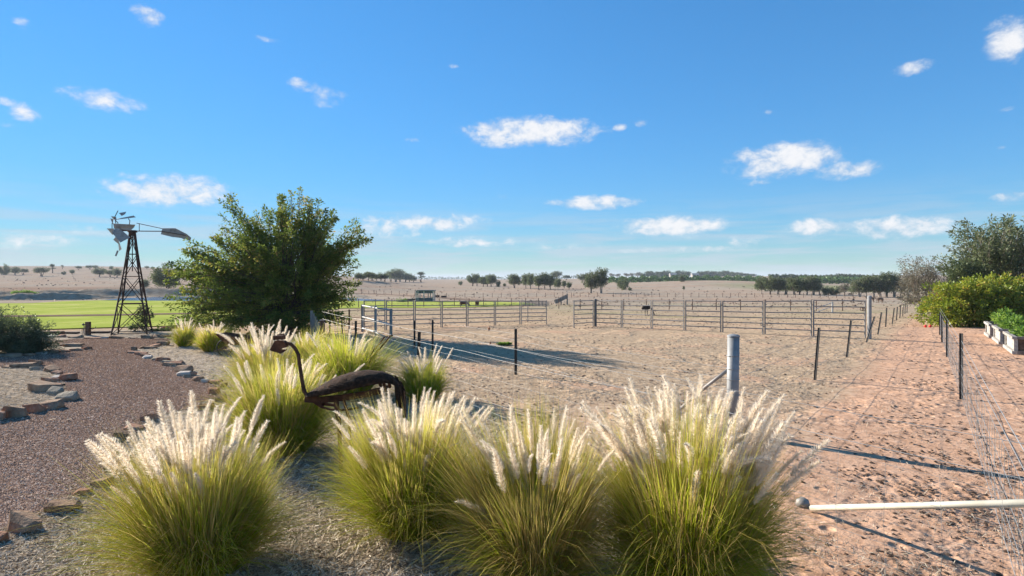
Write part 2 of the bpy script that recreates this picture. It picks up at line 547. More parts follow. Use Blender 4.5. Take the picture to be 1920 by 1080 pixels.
# ------------------------------------------------------------------ ground sheet
def ground_mat():
    m, t, out = new_mat('dry_paddock_earth')
    geo = t.node('ShaderNodeNewGeometry')
    P = geo.outputs['Position']
    sp = t.node('ShaderNodeSeparateXYZ')
    t.link(P, sp.inputs[0])
    x, y = sp.outputs[0], sp.outputs[1]
    big = t.noise(P, 0.035, 4, 0.6)
    mid = t.noise(P, 0.45, 5, 0.62, 0.3)
    fine = t.noise(P, 5.0, 6, 0.7, 0.2)
    vfine = t.noise(P, 32.0, 4, 0.7)
    # lane: right of the leaning picket line
    s = t.math('ADD', t.math('MULTIPLY', t.math('SUBTRACT', x, 3.38), 0.79), t.math('MULTIPLY', t.math('SUBTRACT', y, 8.74), -0.61))
    s = t.math('ADD', s, t.math('MULTIPLY', t.math('SUBTRACT', mid, 0.5), 2.2))
    lane = t.math('MULTIPLY', t.smooth(s, 0.1, 1.2), t.smooth(y, 46, 34))
    near = t.smooth(y, 13, 6)
    redf = t.math('MAXIMUM', t.math('MULTIPLY', lane, 0.92), t.math('MULTIPLY', near, 0.72))
    patch = t.math('MULTIPLY', t.smooth(mid, 0.50, 0.68), t.smooth(y, 50, 22))
    redf = t.math('MAXIMUM', redf, t.math('MULTIPLY', patch, 0.75))
    straw = t.ramp(fine, [(0.28, (0.255, 0.17, 0.105)), (0.5, (0.44, 0.315, 0.205)), (0.72, (0.585, 0.45, 0.305))])
    red = t.ramp(fine, [(0.28, (0.36, 0.20, 0.12)), (0.5, (0.54, 0.32, 0.205)), (0.72, (0.62, 0.41, 0.285))])
    near_col = t.mix(redf, straw, red)
    # far fields
    farc = t.ramp(big, [(0.30, (0.31, 0.25, 0.19)), (0.46, (0.36, 0.285, 0.215)), (0.56, (0.37, 0.26, 0.185)), (0.70, (0.41, 0.335, 0.25))])
    farn = t.mix(t.math('MULTIPLY', t.smooth(t.noise(t.mapping(P, (1.0, 0.22, 1)), 0.55, 5, 0.7), 0.46, 0.70), 0.5), farc, (0.20, 0.155, 0.115))
    farn = t.mix(t.math('MULTIPLY', t.smooth(t.noise(t.mapping(P, (0.05, 0.30, 1)), 0.4, 4, 0.6), 0.48, 0.66), 0.45), farn, (0.44, 0.36, 0.27))
    col = t.mix(t.smooth(y, 28, 90), near_col, farn)
    # faint green pick in the damp part of the paddock
    gr = t.math('MULTIPLY', t.math('MULTIPLY', t.smooth(y, 30, 44), t.smooth(y, 110, 70)), t.smooth(t.noise(t.mapping(P, (0.35, 1.3, 1)), 0.22, 4, 0.6), 0.46, 0.66))
    col = t.mix(t.math('MULTIPLY', gr, 0.42), col, (0.23, 0.25, 0.10))
    gr2 = t.math('MULTIPLY', t.math('MULTIPLY', t.smooth(y, 185, 215), t.smooth(y, 300, 250)), t.smooth(x, 85, 110))
    col = t.mix(t.math('MULTIPLY', gr2, 0.6), col, (0.19, 0.22, 0.09))
    # ploughed brown strip on the left
    pl = t.math('MULTIPLY', t.math('MULTIPLY', t.smooth(y, 165, 185), t.smooth(y, 260, 225)), t.smooth(x, -70, -95))
    col = t.mix(t.math('MULTIPLY', pl, 0.55), col, (0.22, 0.13, 0.085))
    p = t.node('ShaderNodeBsdfDiffuse')
    t.link(col, p.inputs[0])
    # hoof marks and scuffs
    vo = t.node('ShaderNodeTexVoronoi')
    t.link(t.vmath('ADD', t.mapping(P, (1.0, 1.0, 1.0)), (0, 0, 0)).outputs[0], vo.inputs['Vector'])
    vo.inputs['Scale'].default_value = 3.4
    hoof = t.math('MULTIPLY', t.smooth(vo.outputs['Distance'], 0.02, 0.30), t.smooth(mid, 0.44, 0.60))
    h = t.math('ADD', t.math('MULTIPLY', fine, 0.7), t.math('MULTIPLY', vfine, 0.16))
    h = t.math('ADD', h, t.math('MULTIPLY', hoof, 1.3))
    t.link(t.bump(h, 0.75, 0.05), p.inputs['Normal'])
    t.link(p.outputs[0], out.inputs[0])
    return m


def build_ground():
    ys = np.concatenate([np.linspace(-30, -2, 8), np.linspace(0, 25, 40), [26], np.linspace(28, 118, 40), [120], np.linspace(124, 900, 150), np.geomspace(930, 9000, 24)])
    us = np.linspace(-2.4, 2.4, 161)
    X = us[None, :] * (np.maximum(ys, 0)[:, None] + 14)
    Y = np.repeat(ys[:, None], len(us), 1)
    Z = gz(X, Y)
    Z = Z + np.where((Y < 24), 0.012 * np.sin(X * 1.7 + Y * .9) * np.sin(Y * 1.3 - X * .6) - 0.012, 0)
    V = np.stack([X, Y, Z], -1).reshape(-1, 3)
    n, m = X.shape
    idx = np.arange(n * m).reshape(n, m)
    Fc = np.stack([idx[:-1, :-1], idx[:-1, 1:], idx[1:, 1:], idx[1:, :-1]], -1).reshape(-1, 4)
    o = link_mesh('ground', np_mesh('ground', V, Fc, smooth=True), ground_mat())
    tag(o, 'dry straw coloured paddock and red dirt reaching to the far hills', kind='structure')


build_ground()


def sheet(name, ppx, zoff, mat, jitter=0.0, label=None, seg=0.35, kind='structure', world=False, flatz=None):
    """draped sheet inside an outline given as photo points on the ground"""
    P = [Vector((q[0], q[1], 0)) if world else G(*q) for q in ppx]
    pts = []
    r = random.Random(hash(name) % 1000 if False else len(name) * 7)
    for a, b in zip(P, P[1:] + P[:1]):
        L = (b - a).length
        k = max(1, min(160, int(L / seg)))
        for i in range(k):
            q = a.lerp(b, i / k)
            j = jitter * min(1.0, q.length / 10 + .3)
            q = q + Vector((r.uniform(-j, j), r.uniform(-j, j), 0))
            pts.append(q)
    bm = bmesh.new()
    vs = []
    for q in pts:
        z = flatz if flatz is not None else gz1(q.x, q.y) + zoff
        vs.append(bm.verts.new((q.x, q.y, z)))
    f = bm.faces.new(vs)
    bmesh.ops.triangulate(bm, faces=[f])
    bmesh.ops.recalc_face_normals(bm, faces=bm.faces)
    me = bpy.data.meshes.new(name)
    bm.to_mesh(me)
    bm.free()
    if me.polygons and me.polygons[0].normal.z < 0:
        me.flip_normals()
    o = link_mesh(name, me, mat)
    tag(o, label, kind=kind)
    return [(q.x, q.y) for q in pts]


M_mulch = surf('grey_straw_mulch', (0.22, 0.17, 0.12), (0.44, 0.355, 0.265), 9, 0.95, 0, 0.8, 0.03, c3=(0.60, 0.50, 0.39), detail=8, spec=0.0)
M_gravel = surf('maroon_gravel', (0.125, 0.08, 0.056), (0.26, 0.168, 0.122), 26, 0.95, 0, 1.0, 0.03, c3=(0.40, 0.275, 0.21), detail=8, spec=0.0)


def lawn_mat():
    m, t, out = new_mat('mown_irrigated_lawn')
    geo = t.node('ShaderNodeNewGeometry')
    P = geo.outputs['Position']
    a = t.noise(t.mapping(P, (0.6, 0.5, 1)), 0.30, 6, 0.65, 0.6)
    b = t.noise(P, 3.5, 5, 0.7)
    c1 = t.ramp(a, [(0.3, (0.26, 0.32, 0.06)), (0.5, (0.40, 0.44, 0.095)), (0.68, (0.55, 0.51, 0.18))])
    col = t.mix(t.math('MULTIPLY', t.smooth(b, 0.45, 0.75), 0.5), c1, (0.24, 0.28, 0.05))
    d = t.node('ShaderNodeBsdfDiffuse')
    t.link(col, d.inputs[0])
    t.link(t.bump(b, 0.6, 0.05), d.inputs['Normal'])
    tr = t.node('ShaderNodeBsdfTranslucent')
    t.link(col, tr.inputs[0])
    mx = t.node('ShaderNodeMixShader')
    mx.inputs[0].default_value = 0.12
    t.link(d.outputs[0], mx.inputs[1])
    t.link(tr.outputs[0], mx.inputs[2])
    t.link(mx.outputs[0], out.inputs[0])
    return m


LAWN = [(-700, 610), (-300, 618), (60, 619.5), (330, 612), (470, 600), (560, 588), (640, 579), (720, 577.5), (800, 578), (900, 576), (1010, 572.5),
        (985, 567.5), (900, 566), (820, 566), (735, 564.2), (640, 564.9), (400, 564.6), (260, 563.9), (200, 563.2), (120, 565), (60, 569), (-300, 571), (-700, 572)]
sheet('lawn', LAWN, 0.05, lawn_mat(), 0.12, 'bright green mown lawn beyond the garden and the windmill', seg=2.0)
M_track = surf('bare_earth_track', (0.15, 0.10, 0.075), (0.29, 0.21, 0.155), 2, 0.95, 0, 0.3, spec=0.0)
sheet('earth_track', [(-500, 602), (60, 595.6), (190, 593.8), (350, 590.6), (420, 589), (420, 587.3), (350, 588.2), (190, 591), (60, 592.6), (-500, 598)], 0.075, M_track, 0.1,
      'thin bare earth strip crossing the green lawn', seg=1.5)
sheet('earth_track', [(640, 548.5), (700, 550.5), (800, 555.5), (860, 559.5), (930, 563.5), (960, 566.2), (900, 564.2), (830, 559.5), (770, 555.2), (700, 551.8), (640, 549.6)], 0.06, M_track, 0.0,
      'pale dirt track curving past the dark hide', seg=4)

# pond
mw, t, out = new_mat('pond_water')
tc = t.node('ShaderNodeTexCoord')
p = t.node('ShaderNodeBsdfPrincipled')
p.inputs['Base Color'].default_value = (0.05, 0.10, 0.17, 1)
p.inputs['Roughness'].default_value = 0.06
t.link(t.bump(t.noise(tc.outputs['Object'], 2.5, 3, 0.5), 0.7, 0.25), p.inputs['Normal'])
t.link(p.outputs[0], out.inputs[0])
PZ = -1.79
pond_px = [(190, 562.6), (235, 559), (290, 556.8), (420, 555.5), (600, 556), (660, 558.6), (735, 563.4), (700, 564.2), (640, 564.6), (330, 564.2), (250, 563.4)]
pond_w = [((a - 960) * (CH - PZ) / (b - HZ), F * (CH - PZ) / (b - HZ)) for a, b in pond_px]
sheet('pond', pond_w, 0, mw, 0.1, 'narrow blue pond reflecting the sky behind the big tree', seg=1.5, world=True, flatz=PZ)


# earth banks round the dam
def bank(name, line, label, wid=4.0, seed=1):
    r = np.random.default_rng(seed)
    pts = []
    for (a, b) in zip(line, line[1:]):
        for i in range(10):
            s = i / 10
            pts.append([a[k] * (1 - s) + b[k] * s for k in range(3)])
    pts.append(list(line[-1]))
    pts = np.array(pts)
    n = len(pts)
    m = 17
    ph = r.uniform(0, 6, 8)
    V = []
    for i in range(n):
        d = pts[min(i + 1, n - 1), :2] - pts[max(i - 1, 0), :2]
        d = d / np.linalg.norm(d)
        nn = np.array([-d[1], d[0]])
        e = min(1.0, min(i, n - 1 - i) / 5.0)
        for j in range(m):
            s = (j / (m - 1) - .5) * 2
            prof = math.exp(-(s * 1.75) ** 2) - math.exp(-1.75 ** 2)
            w = wid * (1 + .2 * math.sin(i * .7 + ph[0]))
            q = pts[i, :2] + nn * s * w
            h = pts[i, 2] * prof * e * (1 + .05 * math.sin(i * .9 + ph[1]) + .05 * math.sin(i * 2.3 + s * 3 + ph[2])) + .05 * math.sin(i * 3.1 + j * 2.2) * prof + r.normal(0, .05) * prof
            V.append((q[0], q[1], gz1(q[0], q[1]) + h - 0.04))
    idx = np.arange(n * m).reshape(n, m)
    Fc = np.stack([idx[:-1, :-1], idx[:-1, 1:], idx[1:, 1:], idx[1:, :-1]], -1).reshape(-1, 4)
    me = np_mesh(name, np.array(V), Fc, smooth=True)
    o = link_mesh(name, me, M_bank)
    tag(o, label, kind='structure')


M_bank = surf('bare_clay_bank', (0.20, 0.15, 0.105), (0.34, 0.27, 0.195), 0.8, 0.95, 0, 0.9, 0.3, c3=(0.43, 0.355, 0.27), detail=8, spec=0.0)
bank('earth_bank', [(-170, 124, 1.2), (-128, 130, 1.5), (-112, 136, 1.9), (-100, 143, 2.1), (-86, 149, 2.2), (-66, 154, 2.1), (-46, 156, 1.6)], 'pale bare earth bank of the dam left of the windmill', 7.0, 3)
bank('earth_bank', [(-112, 117, .5), (-103, 119, 1.5), (-97, 122, 1.7), (-92, 126, 1.0), (-88, 130, .2)], 'steep shadowed spoil heap at the foot of the dam bank', 3.6, 5)
bank('earth_bank', [(-66, 152, .5), (-54, 150, 1.5), (-46, 146, 1.6), (-39, 140, .9), (-34, 135, .2)], 'dark sloping dam bank just right of the big tree', 4.0, 8)

# ------------------------------------------------------------------ garden sheets
MULCH = [(-400, 1300), (-700, 760), (-300, 640), (0, 626), (120, 622), (300, 618), (420, 622), (560, 632), (604, 660), (695, 705), (800, 742), (1000, 818), (1130, 868), (1300, 960), (1420, 1060), (1500, 1300)]
mulch_xy = sheet('mulch_bed', MULCH, 0.018, M_mulch, 0.10, 'grey straw mulch covering the garden beds', seg=.25)
PATH = [(-260, 1100), (-60, 1030), (40, 985), (110, 955), (155, 925), (190, 905), (215, 870), (235, 815), (285, 785), (350, 770), (398, 752), (418, 728), (396, 716), (366, 708),
        (342, 698), (312, 683), (288, 675), (262, 668), (246, 660), (262, 655), (290, 650), (312, 642), (320, 636), (250, 635.5), (150, 636), (100, 640), (60, 648), (-100, 655), (-400, 680), (-700, 860)]
path_xy = sheet('gravel_path', PATH, 0.030, M_gravel, 0.05, 'maroon gravel garden path winding between the rock edgings', seg=.2)
ISLE = [(-300, 830), (0, 782), (60, 772), (118, 758), (140, 745), (120, 733), (112, 716), (104, 704), (80, 696), (20, 692), (-300, 700)]
isle_xy = sheet('mulch_bed', ISLE, 0.042, M_mulch, 0.06, 'island mulch bed ringed by rocks at the left edge', seg=.2)
ISLE2 = [(-300, 700), (-20, 671), (60, 668), (100, 664), (165, 657), (150, 651), (110, 650), (60, 650), (-100, 655), (-300, 662)]
isle2_xy = sheet('mulch_bed', ISLE2, 0.042, M_mulch, 0.06, 'small mulch bed under the dark rosemary shrub', seg=.2)


def unproj(px, py, z=0.0):
    k = (CH - z) / (py - HZ)
    return (px - 960) * k, F * k


def slivers(n, region, exclude=(), include=(), L=(.02, .07), W=(.003, .009), tilt=.22, zb=.02, mat=None, name='stuff', label='', ymax=22.0, curl=.3, seed=1, sand=False):
    r = np.random.default_rng(seed)
    px = r.uniform(region[0], region[1], n)
    py = r.uniform(region[2], region[3], n)
    x, y = unproj(px, py)
    ok = y < ymax
    if sand:
        sd = (x - 3.38) * .79 - (y - 8.74) * .61
        v = np.sin(x * 1.3 + 1.7 * np.sin(y * .7)) * np.sin(y * 1.1 + 1.4 * np.sin(x * .9)) * .5 + .5 * np.sin(x * 3.1 + y * 2.3)
        pr = np.where(sd > .4, .03 + .14 * (v > .25), np.where(y < 11, .10 + .30 * (v > .2), .7 + .3 * (v > 0)))
        pr = np.maximum(pr, .95 * np.exp(-((sd + .1) / .55) ** 2))
        ok &= r.uniform(0, 1, n) < pr
    for P in include:
        ok &= in_poly(P, x, y)
    for P in exclude:
        ok &= ~in_poly(P, x, y)
    x, y = x[ok], y[ok]
    n = len(x)
    a = r.uniform(0, 2 * np.pi, n)
    ln = r.uniform(*L, n) * (1 + y * .035)
    w = r.uniform(*W, n) * (1 + y * .05)
    tl = r.normal(0, tilt, n)
    d = np.stack([np.cos(a) * np.cos(tl), np.sin(a) * np.cos(tl), np.sin(tl)], -1)
    s = np.stack([-np.sin(a), np.cos(a), r.normal(0, .5, n)], -1)
    c = np.stack([x, y, zb + r.uniform(0, .02, n) + np.abs(np.sin(tl)) * ln * .4], -1)
    mid = c + np.array([0, 0, 1.0]) * (ln * curl * r.uniform(-.2, 1, n))[:, None] * .3
    p0 = c - d * (ln / 2)[:, None]
    p1 = c + d * (ln / 2)[:, None]
    hw = s * (w / 2)[:, None]
    V = np.stack([p0 - hw, p0 + hw, mid - hw, mid + hw, p1 - hw * .6, p1 + hw * .6], 1).reshape(-1, 3)
    b = np.arange(n)[:, None] * 6
    Fc = np.concatenate([b + np.array([0, 2, 3, 1]), b + np.array([2, 4, 5, 3])], 1).reshape(-1, 4)
    rv = r.uniform(0, 1, n)
    UV = np.repeat(np.stack([rv, np.zeros(n)], -1)[:, None, :], 8, 1).reshape(-1, 2)
    o = link_mesh(name, np_mesh(name, V, Fc, UV), mat)
    tag(o, label, kind='stuff')


def pebbles(n, region, include=(), exclude=(), size=(.008, .02), zb=.03, flat=.7, mat=None, name='stuff', label='', ymax=25.0, seed=1, grow=.05, cluster=None):
    r = np.random.default_rng(seed)
    px = r.uniform(region[0], region[1], n)
    py = r.uniform(region[2], region[3], n)
    x, y = unproj(px, py)
    ok = y < ymax
    if cluster is not None:
        v = np.sin(x * 1.9 + 1.3 * np.sin(y * .8)) * np.sin(y * 1.4 + 1.1 * np.sin(x * 1.2)) + r.normal(0, .6, n)
        ok &= v > cluster
    for P in include:
        ok &= in_poly(P, x, y)
    for P in exclude:
        ok &= ~in_poly(P, x, y)
    x, y = x[ok], y[ok]
    n = len(x)
    s = r.uniform(*size, n) * (1 + y * grow)
    base = np.array([[1, 0, 0], [-.4, .85, 0], [-.5, -.8, 0], [.1, .05, 1], [.3, .7, .45]], float)
    V = base[None] * s[:, None, None] * r.uniform(.6, 1.3, (n, 5, 3))
    V[:, :, 2] *= flat
    a = r.uniform(0, 2 * np.pi, n)
    ca, sa = np.cos(a)[:, None], np.sin(a)[:, None]
    xx = V[:, :, 0] * ca - V[:, :, 1] * sa
    yy = V[:, :, 0] * sa + V[:, :, 1] * ca
    V = np.stack([xx + x[:, None], yy + y[:, None], V[:, :, 2] + zb - s[:, None] * .15 + gz(x, y)[:, None]], -1).reshape(-1, 3)
    b = np.arange(n)[:, None] * 5
    Fc = np.concatenate([b + np.array(q) for q in ([0, 4, 3], [4, 1, 3], [1, 2, 3], [2, 0, 3])], 1).reshape(-1, 3)
    rv = r.uniform(0, 1, n)
    UV = np.repeat(np.stack([rv, np.zeros(n)], -1)[:, None, :], 12, 1).reshape(-1, 2)
    o = link_mesh(name, np_mesh(name, V, Fc, UV), mat)
    tag(o, label, kind='stuff')


slivers(190000, (-40, 1560, 640, 1120), exclude=(path_xy,), include=(mulch_xy,), mat=L_chip, name='mulch_chips', label='loose straw and bark mulch strewn over the garden beds', L=(.025, .10), W=(.0025, .009), zb=.022, seed=2)
slivers(14000, (-40, 180, 645, 800), include=(isle_xy,), mat=L_chip, name='mulch_chips', label='loose straw mulch strewn over the island bed', L=(.02, .075), W=(.002, .0065), zb=.045, seed=3)
pebbles(150000, (-40, 480, 634, 1060), include=(path_xy,), exclude=(isle_xy, isle2_xy), mat=L_pebble, name='path_gravel', label='loose maroon gravel stones on the garden path', size=(.007, .016), zb=.03, seed=4)
slivers(1600, (-40, 480, 640, 1060), include=(path_xy,), exclude=(isle_xy,), mat=L_chip, name='path_litter', label='pale bits of straw dropped on the gravel path', L=(.02, .06), W=(.003, .007), zb=.045, seed=5)

# paddock litter
slivers(170000, (560, 1960, 632, 1110), exclude=(mulch_xy,), mat=L_straw, name='paddock_straw', label='dry straw and grass stubble littering the paddock', L=(.02, .065), W=(.002, .005), zb=.0, tilt=.45, ymax=23.5, seed=6, sand=True)
pebbles(22000, (560, 1960, 612, 1110), exclude=(mulch_xy,), mat=L_clod, name='paddock_clods', label='dark clods and dry dung scattered over the red dirt', size=(.006, .032), zb=.0, seed=7, ymax=27, grow=.05, cluster=.5, flat=.45)
pebbles(2600, (640, 1720, 560, 616), mat=L_clod, name='paddock_tussocks', label='dark dung and weed specks across the far paddock', size=(.010, .03), zb=.0, seed=8, ymax=110, grow=.05)

pebbles(3200, (640, 1720, 532, 561), mat=L_clod, name='field_tussocks', label='dark tussocks dotted over the middle fields', size=(.016, .05), zb=.0, seed=9, ymax=260, grow=.05, cluster=.2, flat=.8)
pebbles(1200, (-20, 330, 529, 545), mat=L_clod, name='field_tussocks', label='dark tussocks dotted over the left hillside field', size=(.016, .05), zb=.0, seed=10, ymax=420, grow=.05, cluster=.2, flat=.8)

# ------------------------------------------------------------------ foliage generators
def leaf_cards(C, D, size, r, aspect=.5, fold=.25):
    """diamond leaves at points C pointing along D, two triangles each"""
    n = len(C)
    D = D / (np.linalg.norm(D, axis=1, keepdims=True) + 1e-9)
    up = r.normal(0, 1, (n, 3))
    S = np.cross(D, up)
    S /= (np.linalg.norm(S, axis=1, keepdims=True) + 1e-9)
    N = np.cross(S, D)
    s = size[:, None] if isinstance(size, np.ndarray) else size
    a = C
    b = C + D * s * .5 + S * s * aspect * .5 + N * s * fold * .3
    c = C + D * s
    d = C + D * s * .5 - S * s * aspect * .5 + N * s * fold * .3
    V = np.stack([a, b, c, d], 1).reshape(-1, 3)
    Fc = np.arange(n * 4).reshape(n, 4)
    return V, Fc


def make_tree_meshes(name, lobes, nb, nleaf, lsize, seed, stems=((0, 0),), stem_h=.4, trunk_r=.12, spread=.16, droop=0.0, along=.55, limb=True, fill=.55, twig=.004, stem_top=None, aspect=.5):
    """crown (leaf cards) and trunk (stems, limbs, twigs) meshes; lobes are (x,y,z,rx,ry,rz,weight)"""
    r = np.random.default_rng(seed)
    lobes = np.array(lobes, float)
    w = lobes[:, 6] / lobes[:, 6].sum()
    ids = r.choice(len(lobes), nb, p=w)
    dirs = r.normal(0, 1, (nb, 3))
    dirs /= np.linalg.norm(dirs, axis=1, keepdims=True)
    rad = r.uniform(fill ** 3, 1.0, nb) ** (1 / 3) * (1 + np.abs(r.normal(0, .12, nb)) - .06)
    tips = lobes[ids, :3] + dirs * rad[:, None] * lobes[ids, 3:6]
    tips[:, 2] = np.maximum(tips[:, 2], .05)
    st = np.array(stems, float)
    sidx = ((tips[:, None, :2] - st[None] * 1.0) ** 2).sum(-1).argmin(1)
    sidx = np.where(r.uniform(0, 1, nb) < .25, r.integers(0, len(st), nb), sidx)
    mb = MB()
    zc = lobes[:, 2].mean()
    top = stem_top if stem_top else zc
    # stems rise and lean out
    stem_paths = []
    for k, (sx, sy) in enumerate(st):
        lean = np.array([sx, sy]) * 1.2
        pts = [np.array([sx * .25, sy * .25, -.05])]
        for i in range(1, 6):
            s = i / 5
            pts.append(np.array([sx * .25 + lean[0] * s * s + r.normal(0, .03) * top, sy * .25 + lean[1] * s * s + r.normal(0, .03) * top, top * s]))
        stem_paths.append(np.array(pts))
        tr = trunk_r * (1 if len(st) == 1 else r.uniform(.55, .9))
        mb.tube([Vector(p) for p in pts], [tr * (1 - .13 * i) * (1.25 if i == 0 else 1) for i in range(6)], 7, caps=False)
    Cs, Ds, Ss = [], [], []
    for b in range(nb):
        path = stem_paths[sidx[b]]
        tip = tips[b]
        h = np.clip(stem_h + (tip[2] / (top * 1.6)) * (1 - stem_h) * r.uniform(.5, 1.0), .12, .98)
        fpos = h * 5
        i0 = min(int(fpos), 4)
        o = path[i0] * (1 - (fpos - i0)) + path[i0 + 1] * (fpos - i0)
        v = tip - o
        L = np.linalg.norm(v)
        ctrl = o + v * .5 + np.array([0, 0, 1]) * L * r.uniform(-.02, .16) + r.normal(0, .07, 3) * L
        t_ = np.linspace(0, 1, 7)[:, None]
        bez = (1 - t_) ** 2 * o + 2 * t_ * (1 - t_) * ctrl + t_ ** 2 * tip
        if droop:
            bez[:, 2] -= (t_[:, 0] ** 3) * droop * L
        if limb:
            r0 = max(twig, trunk_r * .16 * min(1, L / (top + .1)))
            mb.tube([Vector(p) for p in bez[::2]], [r0, r0 * .7, r0 * .45, twig * .6], 4, caps=False)
        k = nleaf
        s = 1 - along * r.uniform(0, 1, k) ** 1.3
        f = s * 6
        i = np.minimum(f.astype(int), 5)
        fr = (f - i)[:, None]
        c = bez[i] * (1 - fr) + bez[i + 1] * fr
        tang = bez[np.minimum(i + 1, 6)] - bez[i]
        tang /= np.linalg.norm(tang, axis=1, keepdims=True) + 1e-9
        off = r.normal(0, 1, (k, 3))
        sp = spread * (1.15 - .75 * (s - (1 - along)) / along)
        c = c + off * sp[:, None] * np.array([1, 1, .75])
        Cs.append(c)
        Ds.append(tang * .8 + off * .8 + np.array([0, 0, -.25]))
        Ss.append(lsize * r.uniform(.6, 1.3, k))
    C = np.concatenate(Cs)
    C[:, 2] = np.maximum(C[:, 2], .02)
    D = np.concatenate(Ds)
    S = np.concatenate(Ss)
    V, Fc = leaf_cards(C, D, S, r, aspect)
    # colour index: each spray leans to its own tone, each leaf varies round it
    tone = np.repeat(r.uniform(.1, .8, nb), nleaf)
    rv = np.clip(tone + r.normal(0, .17, len(C)), 0, 1)
    UV = np.repeat(np.stack([rv, np.zeros(len(C))], -1)[:, None], 4, 1).reshape(-1, 2)
    return np_mesh(name + '_crown', V, Fc, UV), mb.mesh(name + '_trunk', True)


def tree_thing(name, loc, crown, trunk, lm, bm_, label, cat='tree', group=None, scale=1.0, rz=0.0):
    root = empty(name, loc, rz)
    sc3 = scale if isinstance(scale, (tuple, list)) else (scale,) * 3
    root.scale = sc3
    if not crown.materials:
        crown.materials.append(lm)
    if not trunk.materials:
        trunk.materials.append(bm_)
    c = link_mesh('crown', crown, None, root)
    tr = link_mesh('trunk', trunk, None, root)
    tag(root, label, cat, group)
    return root


# ------------------------------------------------------------------ big multi-stemmed tree
TB = G(535, 628)
TY = TB.y


def lob(px, py, rx, ry, w, dy=0.0):
    q = at(px, py, TY)
    return (q.x - TB.x, dy, q.z, rx * TY / F, rx * TY / F * .9, ry * TY / F, w)


lobes = [lob(535, 500, 120, 95, 3.0), lob(545, 420, 62, 74, 1.7), lob(440, 418, 48, 58, .95), lob(415, 490, 92, 62, 1.5), lob(622, 440, 62, 60, 1.2), lob(630, 510, 56, 66, 1.3),
         lob(370, 545, 56, 46, .8), lob(505, 572, 150, 45, 1.8), lob(600, 575, 60, 40, .6), lob(530, 606, 130, 24, 1.5), lob(440, 592, 90, 22, .7), lob(560, 480, 80, 80, 1.0, -1.2), lob(480, 520, 90, 80, 1.2, -1.3), lob(348, 480, 44, 26, .4), lob(335, 540, 34, 40, .4), lob(345, 604, 52, 9, .3), lob(680, 440, 30, 14, .14),
         lob(570, 372, 26, 28, .16), lob(430, 372, 22, 22, .14)]
cr, tr = make_tree_meshes('elm', lobes, 620, 140, .115, 11, stems=((0, 0), (.5, .2), (-.5, .1), (.2, -.45), (-.2, .5), (.7, -.2)), stem_h=.25, trunk_r=.17, spread=.10, along=.58, fill=.4, twig=.009, stem_top=2.6)
tree_thing('broadleaf_tree', TB, cr, tr, L_tree, M_bark, 'large dark multi-stemmed tree standing between windmill and cattle yard')

# ------------------------------------------------------------------ shrubs and trees on the right
b = G(1840, 612)
cr, tr = make_tree_meshes('bush', [(-1.2, 0, 1.35, 2.0, 1.9, 1.3, 1.3), (1.3, .2, 1.5, 2.3, 1.9, 1.35, 1.5), (-2.2, -.2, .9, 1.3, 1.3, .9, .7), (.2, -.8, 1.1, 2.2, 1.2, 1.1, 1), (3.0, .3, 1.3, 1.6, 1.6, 1.2, .8)], 560, 80, .13, 21,
                           stems=((0, 0), (.9, .2), (-.9, .1), (.4, .7), (-.4, -.6)), stem_h=.2, trunk_r=.07, spread=.15, droop=.06, along=.6, fill=.5, stem_top=1.3)
tree_thing('flowering_bush', b, cr, tr, L_yel, M_bark, 'wide yellow-green bush beside the end of the red dirt lane', 'bush')
b = G(1886, 604)
b = Vector((29.2, 34.0, gz1(29.2, 34.0)))
cr, tr = make_tree_meshes('gum', [(-.6, 0, 4.9, 2.2, 2.0, 1.35, 1.4), (1.3, .2, 5.2, 2.4, 2.0, 1.3, 1.4), (-1.6, .3, 3.6, 1.9, 1.8, 1.1, .9), (.9, -.4, 3.4, 2.7, 2.0, 1.3, 1.3), (3.0, 0, 4.1, 2.0, 1.8, 1.5, 1.0), (0, 0, 2.4, 2.6, 2.0, 1.0, .7)], 360, 62, .19, 22,
                           stems=((0, 0), (.7, .2), (-.6, .2)), stem_h=.3, trunk_r=.16, spread=.17, along=.42, fill=.55, twig=.012, stem_top=3.4, aspect=.35)
tree_thing('gum_tree', b, cr, tr, L_gum, M_gumbark, 'tall open gum tree at the right edge behind the yellow-green bush')
b = Vector((30.0, 41.5, gz1(30.0, 41.5)))
cr, tr = make_tree_meshes('wattle', [(-.4, 0, 3.6, 1.5, 1.5, .9, 1.0), (.7, 0, 3.1, 1.5, 1.5, 1.0, 1.0), (-.8, 0, 1.9, 1.1, 1.1, 1.2, .9), (.6, 0, 1.6, 1.3, 1.2, 1.2, .8)], 190, 40, .14, 23,
                           stems=((0, 0), (.4, .1), (-.4, .2)), stem_h=.3, trunk_r=.09, spread=.19, along=.45, fill=.5, twig=.012, stem_top=2.3, aspect=.35)
tree_thing('gum_tree', b, cr, tr, L_pale, M_gumbark, 'sparse greyish tree with thin leaves left of the tall gum')
b = Vector((26.6, 33.0, gz1(26.6, 33.0)))
cr, tr = make_tree_meshes('wattle2', [(0, 0, 2.2, 1.5, 1.5, 1.3, 1.0), (-.6, 0, 3.0, .9, .9, .8, .5)], 150, 60, .13, 24, stems=((0, 0), (.4, .1)), stem_h=.3, trunk_r=.08, spread=.16, along=.5, fill=.5, stem_top=1.8)
tree_thing('wattle_tree', b, cr, tr, L_gumd, M_bark, 'mid green tree rising between yellow-green bush and tall gum')

